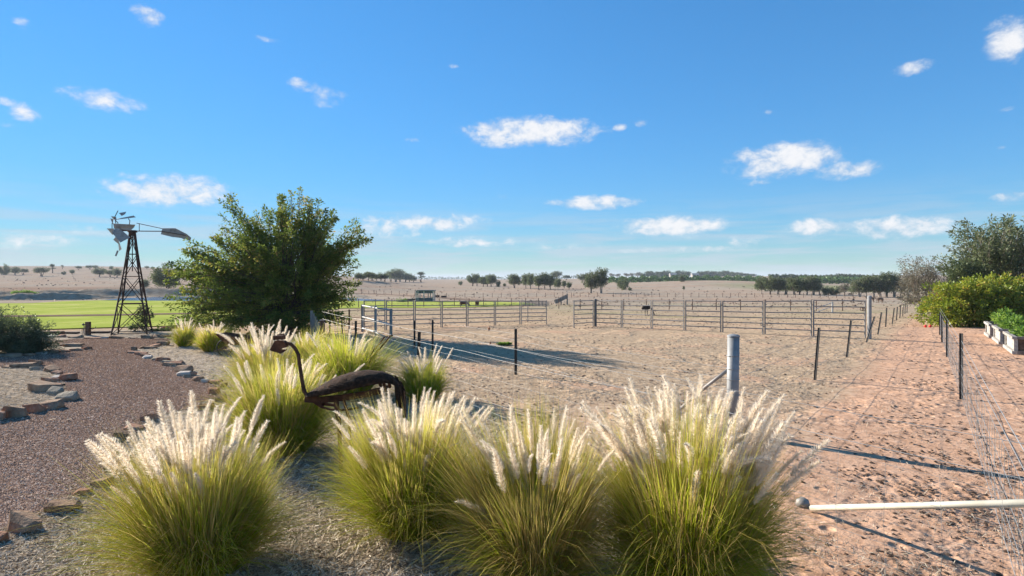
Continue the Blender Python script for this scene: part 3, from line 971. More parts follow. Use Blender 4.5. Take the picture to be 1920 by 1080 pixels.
b = G(28, 664)
cr, tr = make_tree_meshes('rosemary', [(-.5, 0, .75, 1.25, .9, .85, 1.2), (.35, .1, .55, .9, .8, .6, 1), (-1.4, 0, .9, 1.2, .9, .7, 1), (.8, -.1, .3, .75, .6, .35, .6)], 620, 60, .075, 31, stems=((0, 0), (.5, .1), (-.6, .1), (.1, .4)), stem_h=.1, trunk_r=.035, spread=.055, along=.75, fill=.35, stem_top=.5, aspect=.22)
tree_thing('rosemary_shrub', b, cr, tr, L_rosem, M_bark, 'dark spiky rosemary shrub at the left edge', 'shrub')
b = G(266, 622)
cr, tr = make_tree_meshes('rose', [(-.05, 0, .55, .25, .25, .55, 1), (.1, 0, 1.1, .22, .2, .28, .6), (.38, 0, .9, .16, .16, .3, .3), (-.5, 0, .22, .22, .2, .2, .4)], 60, 26, .085, 32, stems=((0, 0), (.3, .05), (-.4, 0)), stem_h=.15, trunk_r=.012, spread=.07, along=.6, fill=.2, stem_top=1.0)
tree_thing('climbing_rose', b, cr, tr, L_gumd, M_bark, 'straggly rose climbing inside the legs of the windmill', 'rose')
b = G(125, 557)
b = Vector((-104, 121, gz1(-104, 121) + 1.3))
cr, tr = make_tree_meshes('saltbush', [(0, 0, .1, 3.0, 1.0, .5, 1), (2.2, -.6, -.2, 1.8, .8, .5, .6)], 130, 26, .22, 33, stems=((0, 0), (1, 0), (-1, 0)), stem_h=.2, trunk_r=.05, spread=.2, along=.7, fill=.2, stem_top=.2)
tree_thing('creeping_shrub', b, cr, tr, L_bright, M_bark, 'bright green creeper sprawling over the spoil heap', 'shrub')
b = Vector((-60 * 1.0, 118, gz1(-60, 118)))
for (px, py, wpx, hpx, lm, lab, sd_) in ((300, 553, 34, 10, L_orch, 'low green shrubs along the far shore of the pond', 34), (298, 620, 50, 5, L_gumd, 'low grey-green groundcover right of the windmill feet', 35),
                                   (752, 566, 30, 9, L_bright, 'small yellow-green bush beside the log left of the hide', 36), (945, 646, 30, 4, L_bright, 'patch of bright green weeds in the bare paddock', 37), (602, 640, 16, 12, L_yel, 'small pale bush by the grey boards', 38)):
    g = G(px, py + 1)
    k = g.y / F
    cr, tr = make_tree_meshes('low', [(0, 0, hpx * k * .4, wpx * k * .5, wpx * k * .3, hpx * k * .6, 1)], 60, 22, .055 + hpx * k * .045, sd_, stems=((0, 0), (wpx * k * .2, 0), (-wpx * k * .2, 0)), stem_h=.1, trunk_r=.02, spread=.12 * hpx * k, along=.7, fill=.2, stem_top=hpx * k * .4)
    tree_thing('low_shrub', g, cr, tr, lm, M_bark, lab, 'shrub')

# ------------------------------------------------------------------ far trees: prototypes about 1 m high, scaled
protos = {}


def proto(key, lobes, nb, nl, ls, seed, lm, bm_, **kw):
    protos[key] = make_tree_meshes('far_' + key, lobes, nb, nl, ls, seed, **kw) + (lm, bm_)


kw = dict(trunk_r=.035, spread=.045, along=.55, fill=.45, twig=.006)
proto('round', [(0, 0, .6, .42, .42, .36, 1.5), (-.2, 0, .5, .25, .25, .22, .6), (.22, 0, .52, .25, .25, .25, .6)], 120, 34, .052, 51, L_far, M_bark, stem_h=.3, stem_top=.5, stems=((0, 0), (.12, .05)), **kw)
proto('tall', [(0, 0, .72, .22, .22, .25, 1), (.06, 0, .45, .26, .26, .25, 1), (-.1, 0, .55, .2, .2, .2, .6)], 110, 32, .05, 52, L_far, M_gumbark, stem_h=.3, stem_top=.6, stems=((0, 0), (.08, .04)), **kw)
proto('gum', [(-.18, 0, .70, .25, .28, .24, 1), (.18, .05, .72, .27, .28, .26, 1.1), (0, -.1, .50, .36, .3, .22, .9), (.30, 0, .46, .2, .2, .2, .5), (-.34, 0, .42, .2, .18, .2, .5), (.05, .1, .34, .25, .25, .15, .4)], 150, 28, .048, 53, L_gum, M_gumbark, stem_h=.35, stem_top=.55, stems=((0, 0), (.14, .05), (-.1, .02)), **kw)
proto('flat', [(-.22, 0, .70, .28, .3, .22, 1), (.24, .05, .74, .30, .3, .23, 1.1), (0, 0, .55, .42, .4, .2, .8), (-.36, 0, .48, .2, .2, .16, .4)], 130, 28, .052, 54, L_gum, M_bark, stem_h=.4, stem_top=.55, stems=((0, 0), (.16, .05), (-.16, .02)), **kw)
proto('thin', [(.02, 0, .85, .12, .12, .13, 1), (-.03, 0, .55, .15, .15, .1, .5)], 36, 26, .05, 55, L_gumd, M_bark, stem_h=.5, stem_top=.8, **kw)
proto('bush', [(0, 0, .48, .55, .5, .48, 1.3), (-.35, 0, .38, .3, .3, .32, .6), (.35, 0, .4, .32, .3, .35, .6)], 140, 34, .062, 56, L_far, M_bark, stem_h=.15, stem_top=.3, stems=((0, 0), (.2, .1), (-.2, 0)), **kw)
proto('pine', [(0, 0, .46, .66, .6, .46, 1.3), (.45, 0, .36, .4, .4, .36, .6), (-.45, 0, .34, .4, .4, .34, .6)], 150, 34, .075, 57, L_pine, M_bark, stem_h=.15, stem_top=.4, **kw)
proto('ghost', [(-.2, 0, .7, .26, .28, .2, 1), (.2, .05, .72, .28, .28, .2, 1.1), (0, -.1, .45, .38, .3, .2, .8)], 85, 26, .05, 58, L_pale, M_gumbark, stem_h=.3, stem_top=.55, stems=((0, 0), (.14, .05), (-.1, .02)), **kw)

ORD = ['first', 'second', 'third', 'fourth', 'fifth', 'sixth', 'seventh', 'eighth', 'ninth', 'tenth', 'eleventh', 'twelfth', 'thirteenth', 'fourteenth', 'fifteenth', 'sixteenth', 'seventeenth', 'eighteenth', 'nineteenth', 'twentieth']


def far_row(rows, desc, where, group, same=False, seed=1, ymin=0, wide=1.35):
    r = random.Random(seed)
    rows = sorted(rows, key=lambda q: q[0])
    for i, (px, base, top, key, wf) in enumerate(rows):
        g = G(px, base)
        if base <= ymin:
            g = None
        if g is None or g.y > 860:
            y = r.uniform(820, 870)
            x = (px - 960) / F * y
            g = Vector((x, y, gz1(x, y)))
        h = (g.z - (CH - (top - HZ) / F * g.y))
        h = -h
        h = max(h, 1.0)
        cr, tr, lm, bm_ = protos[key]
        lab = desc if same else f'{ORD[i]} {desc} {where}'
        nm = {'bush': 'far_bush', 'pine': 'windbreak_tree'}.get(key, 'gum_tree')
        tree_thing(nm, g, cr, tr, lm, bm_, lab, 'bush' if key == 'bush' else 'tree', group, (h * wf * wide * r.uniform(.85, 1.2), h * wf * wide, h * r.uniform(1.02, 1.2)), r.uniform(0, 6.28))


far_row([(7, 515, 497, 'bush', .62), (28, 516, 501, 'gum', 1.0), (43, 515, 503, 'flat', 1.0), (78, 518, 501, 'flat', 1.1), (98, 512, 496, 'thin', 1.2), (117, 504.5, 498, 'thin', 1.3), (119, 515, 508, 'bush', .75), (135, 515, 505, 'round', 1.0),
         (147, 506, 499, 'flat', 1.3), (168, 505, 497, 'flat', 1.4), (179, 504, 497, 'gum', 1.2), (186, 519, 502, 'round', 1.1), (206, 520, 507, 'flat', 1.1), (219, 521, 504, 'gum', .95), (208, 507, 499, 'gum', 1.1), (275, 505, 499, 'flat', 1.3), (285, 505, 500, 'round', 1.0)],
        'small paddock tree', 'from the left on the far left hillside', 'paddock trees on the left hill', seed=2)
far_row([(312, 552, 497, 'round', .8), (272, 543, 524, 'gum', 1.1)], 'green tree', 'behind the pond right of the windmill, from the left', 'trees behind the pond', seed=3)
far_row([(681, 526, 512, 'round', 1.2), (698, 526, 511, 'gum', 1.2), (714, 527, 512, 'round', 1.2), (732, 528, 509, 'flat', 1.2), (750, 529, 507, 'gum', 1.0), (768, 529, 513, 'round', 1.0), (672, 526, 510, 'gum', 1.1), (690, 526, 510, 'flat', 1.2), (706, 526, 513, 'gum', 1.1), (722, 528, 513, 'flat', 1.2), (742, 529, 502, 'gum', .85), (760, 529, 509, 'round', 1.0), (775, 529, 517, 'gum', 1.1), (790, 529, 511, 'thin', 1.6)],
        'gum tree', 'from the left on the rise behind the hide', 'gum trees on the rise behind the hide', seed=4)
far_row([(863, 535, 527, 'bush', .9), (886, 536.5, 515, 'round', .85), (894, 536.5, 514, 'tall', 1.1), (906, 537.5, 519, 'round', 1.0), (914, 537.5, 516, 'round', .9), (921, 538, 513, 'tall', 1.25), (934, 538, 526, 'bush', .7), (946, 537, 531, 'bush', .9), (964, 540.5, 513, 'tall', 1.3), (986, 541.5, 513, 'tall', .9), (995, 542, 515, 'tall', .9), (1010, 543, 514, 'round', .75), (1021, 543, 514, 'tall', 1.0),
         (1032, 543, 515, 'round', .7), (1046, 544, 522, 'tall', 1.0), (1058, 541, 527, 'tall', 1.1), (1067, 543, 528, 'round', .8), (1044, 526, 507, 'flat', 1.1), (1062, 525, 516, 'flat', 1.3)],
        'tree from the left', 'in the broken row behind the cattle yard', 'row of trees behind the cattle yard', seed=5)
far_row([(1095, 534, 514, 'flat', .9), (1108, 550, 506, 'gum', .78), (1128, 550, 506, 'tall', .95), (1168, 543.5, 519, 'bush', .68), (1181, 545, 538, 'bush', .6), (1282, 545, 536, 'tall', .7), (1279, 528.5, 514, 'bush', .6)],
        'lone tree from the left', 'in the middle paddock', 'lone trees of the middle paddock', seed=6)
far_row([(q, 519, t, 'ghost', 1.25) for q, t in ((1147, 512), (1158, 512), (1175, 511), (1184, 511), (1196, 510))], 'grey-brown gum from the left', 'on the skyline behind the orchard', 'grey gums behind the orchard', seed=7)
far_row([(q, 518, t, 'pine', w) for q, t, w in ((1206, 511, 1.0), (1217, 508, 1.0), (1229, 508, 1.05), (1241, 507.5, 1.0), (1251, 506, .9), (1276, 505.5, 1.0), (1289, 507.5, .8), (1313, 507.5, .95), (1329, 506, 1.1), (1344, 507, 1.1), (1358, 507, 1.1), (1372, 508, 1.1), (1386, 510, 1.2), (1400, 511.5, 1.3), (1411, 512.5, 1.3))],
        'dark windbreak tree from the left', 'on the skyline above the orchard', 'dark windbreak above the orchard', seed=8)
far_row([(q, 526, t - .7, 'pine', 1.05) for q, t in ((1452, 513), (1466, 513), (1480, 512), (1495, 514), (1510, 514), (1526, 514), (1542, 516), (1558, 514), (1576, 512), (1590, 513), (1604, 513), (1620, 514), (1638, 514))],
        'green windbreak tree from the left', 'on the right-hand crest', 'green windbreak on the right crest', seed=9)
far_row([(1428, 551.5, 519, 'tall', 1.0), (1444, 552, 518, 'round', .8), (1459, 552, 519, 'tall', 1.05), (1474, 552, 520, 'gum', .9), (1488, 553, 518, 'tall', 1.05), (1500, 553, 521, 'round', .8), (1513, 553, 519, 'gum', .85), (1525, 553, 516, 'tall', 1.0), (1536, 553, 532, 'ghost', .8), (1549, 553, 536, 'bush', .8),
         (1563, 553, 538, 'bush', .8), (1574, 553, 537, 'tall', .9), (1583, 555, 528, 'ghost', .75)],
        'tree from the left', 'in the grove behind the right yard', 'grove behind the right yard panels', seed=10)
far_row([(1612, 557, 524, 'gum', .9), (1624, 557, 518, 'tall', .9), (1638, 557, 516, 'gum', .85), (1650, 557, 519, 'gum', .9), (1662, 557, 514, 'tall', .95), (1677, 557, 514, 'gum', .85), (1690, 557, 524, 'ghost', .9), (1704, 558, 520, 'ghost', .9), (1722, 558, 514, 'ghost', .8)],
        'gum from the left', 'in the thicket near the lane end', 'thicket of gums near the lane end', seed=11)


# orchard and distant tree belts read as one mass
def hedge_mass(name, pts, h, depth, n, ls, lm, label, seed):
    r = np.random.default_rng(seed)
    C = []
    for (x0, y0, x1, y1) in pts:
        k = n
        s = r.uniform(0, 1, k)
        x = x0 + (x1 - x0) * s + r.normal(0, depth * .3, k)
        y = y0 + (y1 - y0) * s + r.normal(0, depth * .3, k)
        z = gz(x, y) + h * (.08 + .92 * r.uniform(0, 1, k) ** .7) * (.8 + .2 * np.sin(s * 90) + .06 * np.sin(s * 31))
        C.append(np.stack([x, y, z], -1))
    C = np.concatenate(C)
    V, Fc = leaf_cards(C, r.normal(0, 1, C.shape), ls * r.uniform(.6, 1.3, len(C)), r, .8)
    rv = r.uniform(0, 1, len(C))
    UV = np.repeat(np.stack([rv, rv * 0], -1)[:, None], 4, 1).reshape(-1, 2)
    tag(link_mesh(name, np_mesh(name, V, Fc, UV), lm), label, kind='stuff')


rows = []
for i in range(9):
    y = 372 + i * 13
    rows.append(((1142 - 960) / F * y, y, (1425 - 960) / F * y, y * 1.0))
hedge_mass('orchard_rows', rows, 4.0, 1.8, 2200, .95, L_orch, 'rows of green orchard trees on the rise beyond the paddock', 61)
rows = []
for i in range(8):
    y = 330 + i * 18
    rows.append(((1500 - 960) / F * y, y, (1680 - 960) / F * y, y))
hedge_mass('orchard_rows', rows, 3.6, 1.8, 1500, .95, L_orch, 'green orchard slope seen between the right-hand trees', 62)
rows = [((640 - 960) / F * 1500, 1500, (900 - 960) / F * 1500, 1500), ((880 - 960) / F * 1300, 1300, (1110 - 960) / F * 1300, 1300)]
hedge_mass('distant_tree_belt', rows, 7, 14, 900, 3.2, L_gumd, 'thin belt of distant trees along the horizon', 63)
rows = [((1420 - 960) / F * 195, 195, (1720 - 960) / F * 192, 192)]
hedge_mass('dry_undergrowth', rows, 1.6, 3, 900, .55, L_gumd, 'low scrub under the grove on the right', 64)

# ------------------------------------------------------------------ fountain grass
def plume_mesh(seed, bend):
    """one seed head about 1 long: a thin axis wrapped in fine upward bristles"""
    r = np.random.default_rng(seed)
    n = 720
    t = r.uniform(0, 1, n)
    ph = r.uniform(0, 2 * np.pi, n)
    env = np.minimum(1, (t + .04) / .14) * np.where(t > .55, np.clip((1.04 - t) / .49, 0, 1) ** .7, 1.0)
    axis = np.stack([bend * t ** 2, np.zeros(n), t], -1)
    d = np.stack([np.cos(ph) * .85, np.sin(ph) * .85, np.full(n, .95) + r.normal(0, .2, n)], -1)
    d[:, 0] += 2 * bend * t * .6
    L = (.035 + .075 * r.uniform(0, 1, n)) * (.45 + .55 * env)
    base = axis + d * .008 * env[:, None]
    tip = base + d * L[:, None] * 1.15
    s = np.cross(d, r.normal(0, 1, (n, 3)))
    s /= np.linalg.norm(s, axis=1, keepdims=True)
    w = .0046
    V = np.stack([base - s * w, base + s * w, tip], 1).reshape(-1, 3)
    Fc = np.arange(n * 3).reshape(n, 3)
    rv = np.clip(r.normal(.6, .2, n), 0, 1)
    UV = np.repeat(np.stack([rv, t], -1)[:, None], 3, 1).reshape(-1, 2)
    me = np_mesh('seed_plume', V, Fc, UV)
    me.materials.append(L_plume)
    return me


PLUMES = [plume_mesh(100 + i, b) for i, b in enumerate((0, .05, .10, .18, .30, -.06, .5))]


def clump(px, base, btop, ptop, hw, nbl, npl, plen, label, seed, straw=.30, wblade=.0055, lean=0.0, ptop2=None, shift=0.0):
    r = np.random.default_rng(seed)
    g = G(px, base)
    k = g.y / F
    Hb = (base - btop) * k
    Hp = (base - ptop) * k
    Rr = hw * k
    root = empty('fountain_grass', g)
    tag(root, label, 'grass clump', 'fountain grass clumps in the garden bed')
    n = nbl
    q = np.sqrt(r.uniform(0, 1, n))
    br = q * Rr * .42
    bp = r.uniform(0, 2 * np.pi, n)
    az = bp + r.normal(0, .5, n)
    skirt = r.uniform(0, 1, n) < .40
    lobe = 1 + .12 * np.sin(az + r.uniform(0, 6)) + .15 * np.sin(3 * az + r.uniform(0, 6)) + .11 * np.sin(5 * az + r.uniform(0, 6)) + .06 * np.sin(11 * az)
    th0 = np.abs(r.normal(0, .09, n)) + q * np.where(skirt, r.uniform(.25, .85, n), r.uniform(.05, .44, n))
    th1 = th0 + np.where(skirt, r.uniform(.2, 1.35, n), r.uniform(.05, .50, n) + (r.uniform(0, 1, n) < .17) * r.uniform(.3, 1.9, n))
    L = np.where(skirt, Rr * r.uniform(.7, 1.4, n), Hb * r.uniform(.68, 1.12, n)) * lobe
    strawy = r.uniform(0, 1, n) < straw * np.where(skirt, .8, .25 + .9 * q)
    NS = 5
    p = np.stack([br * np.cos(bp), br * np.sin(bp), np.zeros(n) + .01], -1)
    o = np.stack([np.cos(az), np.sin(az), np.zeros(n)], -1)
    o[:, 0] += lean
    pts = [p]
    for i in range(NS):
        th = th0 + (th1 - th0) * ((i + .5) / NS) ** 1.4
        step = (L / NS)[:, None]
        p = p + step * (o * np.sin(th)[:, None] + np.array([0, 0, 1]) * np.cos(th)[:, None])
        pts.append(p.copy())
    P = np.stack(pts, 1)
    P[:, :, 2] = np.maximum(P[:, :, 2], .02)
    sd_ = np.stack([-np.sin(az), np.cos(az), r.normal(0, .3, n)], -1)
    wd = np.array([1, 1, .95, .8, .5, .12])[None, :, None] * wblade * r.uniform(.6, 1.25, (n, 1, 1)) * .5
    A = P - sd_[:, None] * wd
    B = P + sd_[:, None] * wd
    V = np.stack([A, B], 2).reshape(n, -1, 3)
    ix = np.arange(n)[:, None] * (2 * (NS + 1))
    fl, uvl = [], []
    rv = np.where(strawy, r.uniform(.78, 1, n), np.clip(r.normal(.26 + .26 * r.uniform(), .2, n), 0, .74))
    for i in range(NS):
        fl.append(ix + np.array([2 * i, 2 * i + 1, 2 * i + 3, 2 * i + 2]))
        tv = np.array([i, i, i + 1, i + 1]) / NS
        uvl.append(np.stack([np.repeat(rv[:, None], 4, 1), np.repeat(tv[None], n, 0)], -1))
    Fc = np.stack(fl, 1).reshape(-1, 4)
    UV = np.stack(uvl, 1).reshape(-1, 2)
    Vall, Fall, UVall = [V.reshape(-1, 3)], [Fc], [UV]
    # flower stalks
    base_i = len(Vall[0])
    pl = plen * k
    for j in range(npl):
        a = r.uniform(0, 2 * math.pi)
        rr = math.sqrt(r.uniform(0, 1))
        b0 = np.array([math.cos(a), math.sin(a), 0]) * Rr * .2 * rr
        th = .02 + .36 * rr * r.uniform(.3, 1.15) + (.25 * r.uniform() if r.uniform() < .07 else 0)
        dirv = np.array([math.cos(a) * math.sin(th) + shift * .2, math.sin(a) * math.sin(th), math.cos(th)])
        top = Hp - pl * .9
        ln = top / max(.35, math.cos(th)) * (r.uniform(.70, 1.0) if r.uniform() < .84 else r.uniform(.48, .72)) * (1 - .1 * rr)
        bendv = np.array([math.cos(a), math.sin(a), 0]) * ln * .10 * rr
        p0, p1, p2 = b0, b0 + dirv * ln * .55, b0 + dirv * ln + bendv
        side = np.array([-math.sin(a), math.cos(a), .1]) * wblade * .42
        Vs = np.stack([p0 - side, p0 + side, p1 - side, p1 + side, p2 - side, p2 + side])
        Vall.append(Vs)
        Fall.append(np.array([[0, 1, 3, 2], [2, 3, 5, 4]]) + base_i)
        UVall.append(np.tile(np.array([[r.uniform(.7, .95), .3]]), (8, 1)))
        base_i += 6
        d = (p2 - p1)
        d = d / np.linalg.norm(d)
        me = PLUMES[int(r.choice(len(PLUMES), p=[.17, .19, .2, .16, .1, .12, .06]))]
        o2 = link_mesh('plume', me, None, root, Vector(p2) - Vector(d) * pl * .04)
        qd = Vector((0, 0, 1)).rotation_difference(Vector(d))
        o2.rotation_mode = 'QUATERNION'
        o2.rotation_quaternion = qd @ Quaternion((0, 0, 1), a + r.normal(0, .5))
        s = pl * r.uniform(.72, 1.12)
        wf = r.uniform(.95, 1.35)
        o2.scale = (s * wf, s * wf, s)
    me = np_mesh('grass_blades', np.concatenate(Vall), np.concatenate(Fall), np.concatenate(UVall))
    f = link_mesh('blades', me, L_blade, root)
    f['kind'] = 'stuff'


clump(378, 1078, 858, 742, 148, 13500, 105, 72, 'big plumed grass clump in the left foreground beside the path', 201, straw=.45, shift=-.5)
clump(778, 1000, 804, 718, 132, 14000, 112, 62, 'rounded bright green grass clump in the centre foreground', 202, straw=.30)
clump(1008, 1095, 836, 752, 126, 11500, 66, 74, 'straw-tinted grass clump between the two largest foreground clumps', 203, straw=.68, lean=-.10)
clump(1290, 1105, 828, 702, 164, 16000, 215, 92, 'largest grass clump, thick with tall cream plumes before the steel post', 204, straw=.36, shift=.08)
clump(528, 850, 700, 655, 104, 8000, 40, 42, 'grass clump under the neck of the metal emu', 205, straw=.40, wblade=.008)
clump(500, 742, 650, 598, 70, 4500, 54, 36, 'plumed grass clump behind the head of the metal emu', 206, straw=.42, wblade=.010)
clump(578, 694, 630, 612, 46, 2400, 20, 22, 'small yellowish grass clump furthest back by the timber boards', 207, straw=.5, wblade=.012)
clump(648, 744, 645, 612, 98, 4600, 24, 34, 'broad yellow-green grass clump behind the body of the metal emu', 208, straw=.30, wblade=.010)
clump(795, 752, 684, 640, 54, 3000, 16, 32, 'small grass clump right of the tail of the metal emu', 209, straw=.28, wblade=.010)
clump(346, 650, 612, 592, 24, 1600, 18, 15, 'small distant grass clump left of the wheelbarrow', 210, straw=.35, wblade=.015)
clump(398, 659, 619, 599, 36, 2200, 24, 17, 'round distant grass clump touching the wheelbarrow', 211, straw=.4, wblade=.015)


# ------------------------------------------------------------------ rock edging
def rock_mesh(w, d, h, seed):
    r = random.Random(seed)
    bm = bmesh.new()
    for i in range(34):
        a = r.uniform(0, 6.283)
        z = r.choice((0, .3, .6, .85, 1.0)) + r.uniform(-.12, .08)
        q = 1.0 - (.34 if z > .75 else .12) * r.random() - (.1 if z < .1 else 0)
        ex = abs(math.cos(a)) ** .6 * math.copysign(1, math.cos(a))
        ey = abs(math.sin(a)) ** .6 * math.copysign(1, math.sin(a))
        bm.verts.new((ex * q * w / 2, ey * q * d / 2, h * (z - .12) * (1 + .18 * math.cos(a + seed))))
    res = bmesh.ops.convex_hull(bm, input=bm.verts)
    bmesh.ops.delete(bm, geom=[e for e in res['geom_unused'] if isinstance(e, bmesh.types.BMVert)], context='VERTS')
    bmesh.ops.recalc_face_normals(bm, faces=bm.faces)
    me = bpy.data.meshes.new('stone')
    bm.to_mesh(me)
    bm.free()
    return me


def edging(label, stones, seed, zb=.03):
    """stones: photo column and row of the foot, width, height in photo pixels, tone"""
    r = random.Random(seed)
    g0 = G(stones[0][0], stones[0][1])
    root = empty('rock_edging', g0)
    tag(root, label, 'rock edging', 'rock edgings along the gravel path')
    for i, (px, py, w, h, tone) in enumerate(stones):
        g = G(px, py)
        k = g.y / F
        me = rock_mesh(w * k * 1.06, max(.16, w * k * r.uniform(.5, .8)), h * k * .82 + .015, seed * 100 + i)
        me.materials.append(M_rock[tone])
        o = link_mesh('stone', me, None, root, g - g0 + Vector((0, w * k * .15, zb - .02)))
        o.rotation_euler = (r.uniform(-.08, .08), r.uniform(-.08, .08), r.uniform(-.5, .5))


edging('brown and grey rocks ringing the island bed at left', [(12, 693, 26, 7, 1), (40, 692, 44, 13, 1), (63, 688, 26, 15, 1), (65, 697, 25, 9, 2), (93, 700, 36, 13, 1), (104, 705, 20, 8, 0), (104, 712, 22, 9, 3), (122, 716, 36, 17, 0), (90, 720, 40, 12, 0), (76, 737, 56, 22, 1),
        (104, 729, 22, 9, 0), (98, 744, 30, 16, 2), (120, 754, 42, 18, 2), (92, 770, 40, 18, 1), (58, 776, 40, 19, 0), (22, 786, 44, 25, 1), (-20, 794, 40, 26, 0)], 1)
edging('low stones round the bed below the rosemary shrub', [(104, 651, 26, 6, 1), (134, 652, 34, 9, 1), (160, 657, 20, 7, 0), (140, 659, 24, 5, 0), (115, 662, 24, 6, 0), (96, 664, 22, 8, 1), (75, 666, 20, 5, 3), (50, 669, 28, 6, 1), (16, 671, 40, 8, 1)], 2)
edging('curving line of tilted rocks on the right side of the path', [(304, 649, 24, 12, 1), (287, 651, 22, 5, 0), (274, 655, 36, 5, 1), (250, 658, 12, 8, 1), (246, 664, 18, 5, 0), (262, 667, 22, 7, 0), (270, 670, 18, 6, 0), (275, 674, 18, 7, 3), (288, 677, 9, 6, 2), (304, 679, 26, 9, 0), (312, 682, 22, 5, 2),
        (316, 688, 24, 8, 1), (330, 686, 26, 7, 0), (342, 699, 34, 14, 1), (344, 707, 26, 11, 3), (356, 706, 20, 8, 0), (350, 710, 14, 6, 2), (370, 717, 28, 11, 1), (383, 720, 12, 9, 3), (402, 722, 26, 9, 0), (418, 728, 14, 12, 1)], 3)
edging('large rocks half hidden by the left foreground grass', [(400, 742, 28, 16, 0), (412, 756, 22, 14, 1), (384, 770, 30, 14, 0), (280, 792, 34, 15, 0), (250, 812, 40, 14, 0), (232, 828, 40, 20, 1), (215, 834, 22, 10, 2), (218, 888, 62, 15, 1), (188, 920, 38, 22, 1), (150, 934, 30, 14, 0), (110, 968, 66, 26, 1), (34, 1005, 78, 38, 1), (-30, 1030, 60, 30, 0)], 4)
edging('far row of flat stones in front of the windmill', [(96, 633, 20, 4, 3), (112, 633, 18, 5, 0), (138, 634, 28, 5, 1), (170, 636, 30, 3, 0), (194, 636, 18, 3, 3), (217, 636, 28, 6, 1), (246, 636, 18, 3, 1), (272, 636, 20, 7, 1), (292, 634, 26, 5, 1), (310, 633, 16, 4, 0), (316, 616, 30, 4, 0)], 5)
# timber edging beside the lawn
for i, (px, py, w, h, lab) in enumerate(((92, 631, 50, 9, 'thick dark railway sleeper on the lawn edge beside the shrub'), (131, 626, 34, 3, 'thin flat timber edging right of the thick sleeper'), (187, 625, 36, 3, 'long flat timber edging behind the tap post'))):
    g = G(px, py)
    k = g.y / F
    o = MB().box((0, 0, h * k / 2), (w * k, .24, h * k)).build('timber_sleeper', M_brownwood, None, loc=g + Vector((0, 0, .02)))
    o.rotation_euler = (0, 0, (.04, -.1, .12)[i])
    bv = o.modifiers.new('bevel', 'BEVEL')
    bv.width = .02
    tag(o, lab, 'sleeper')


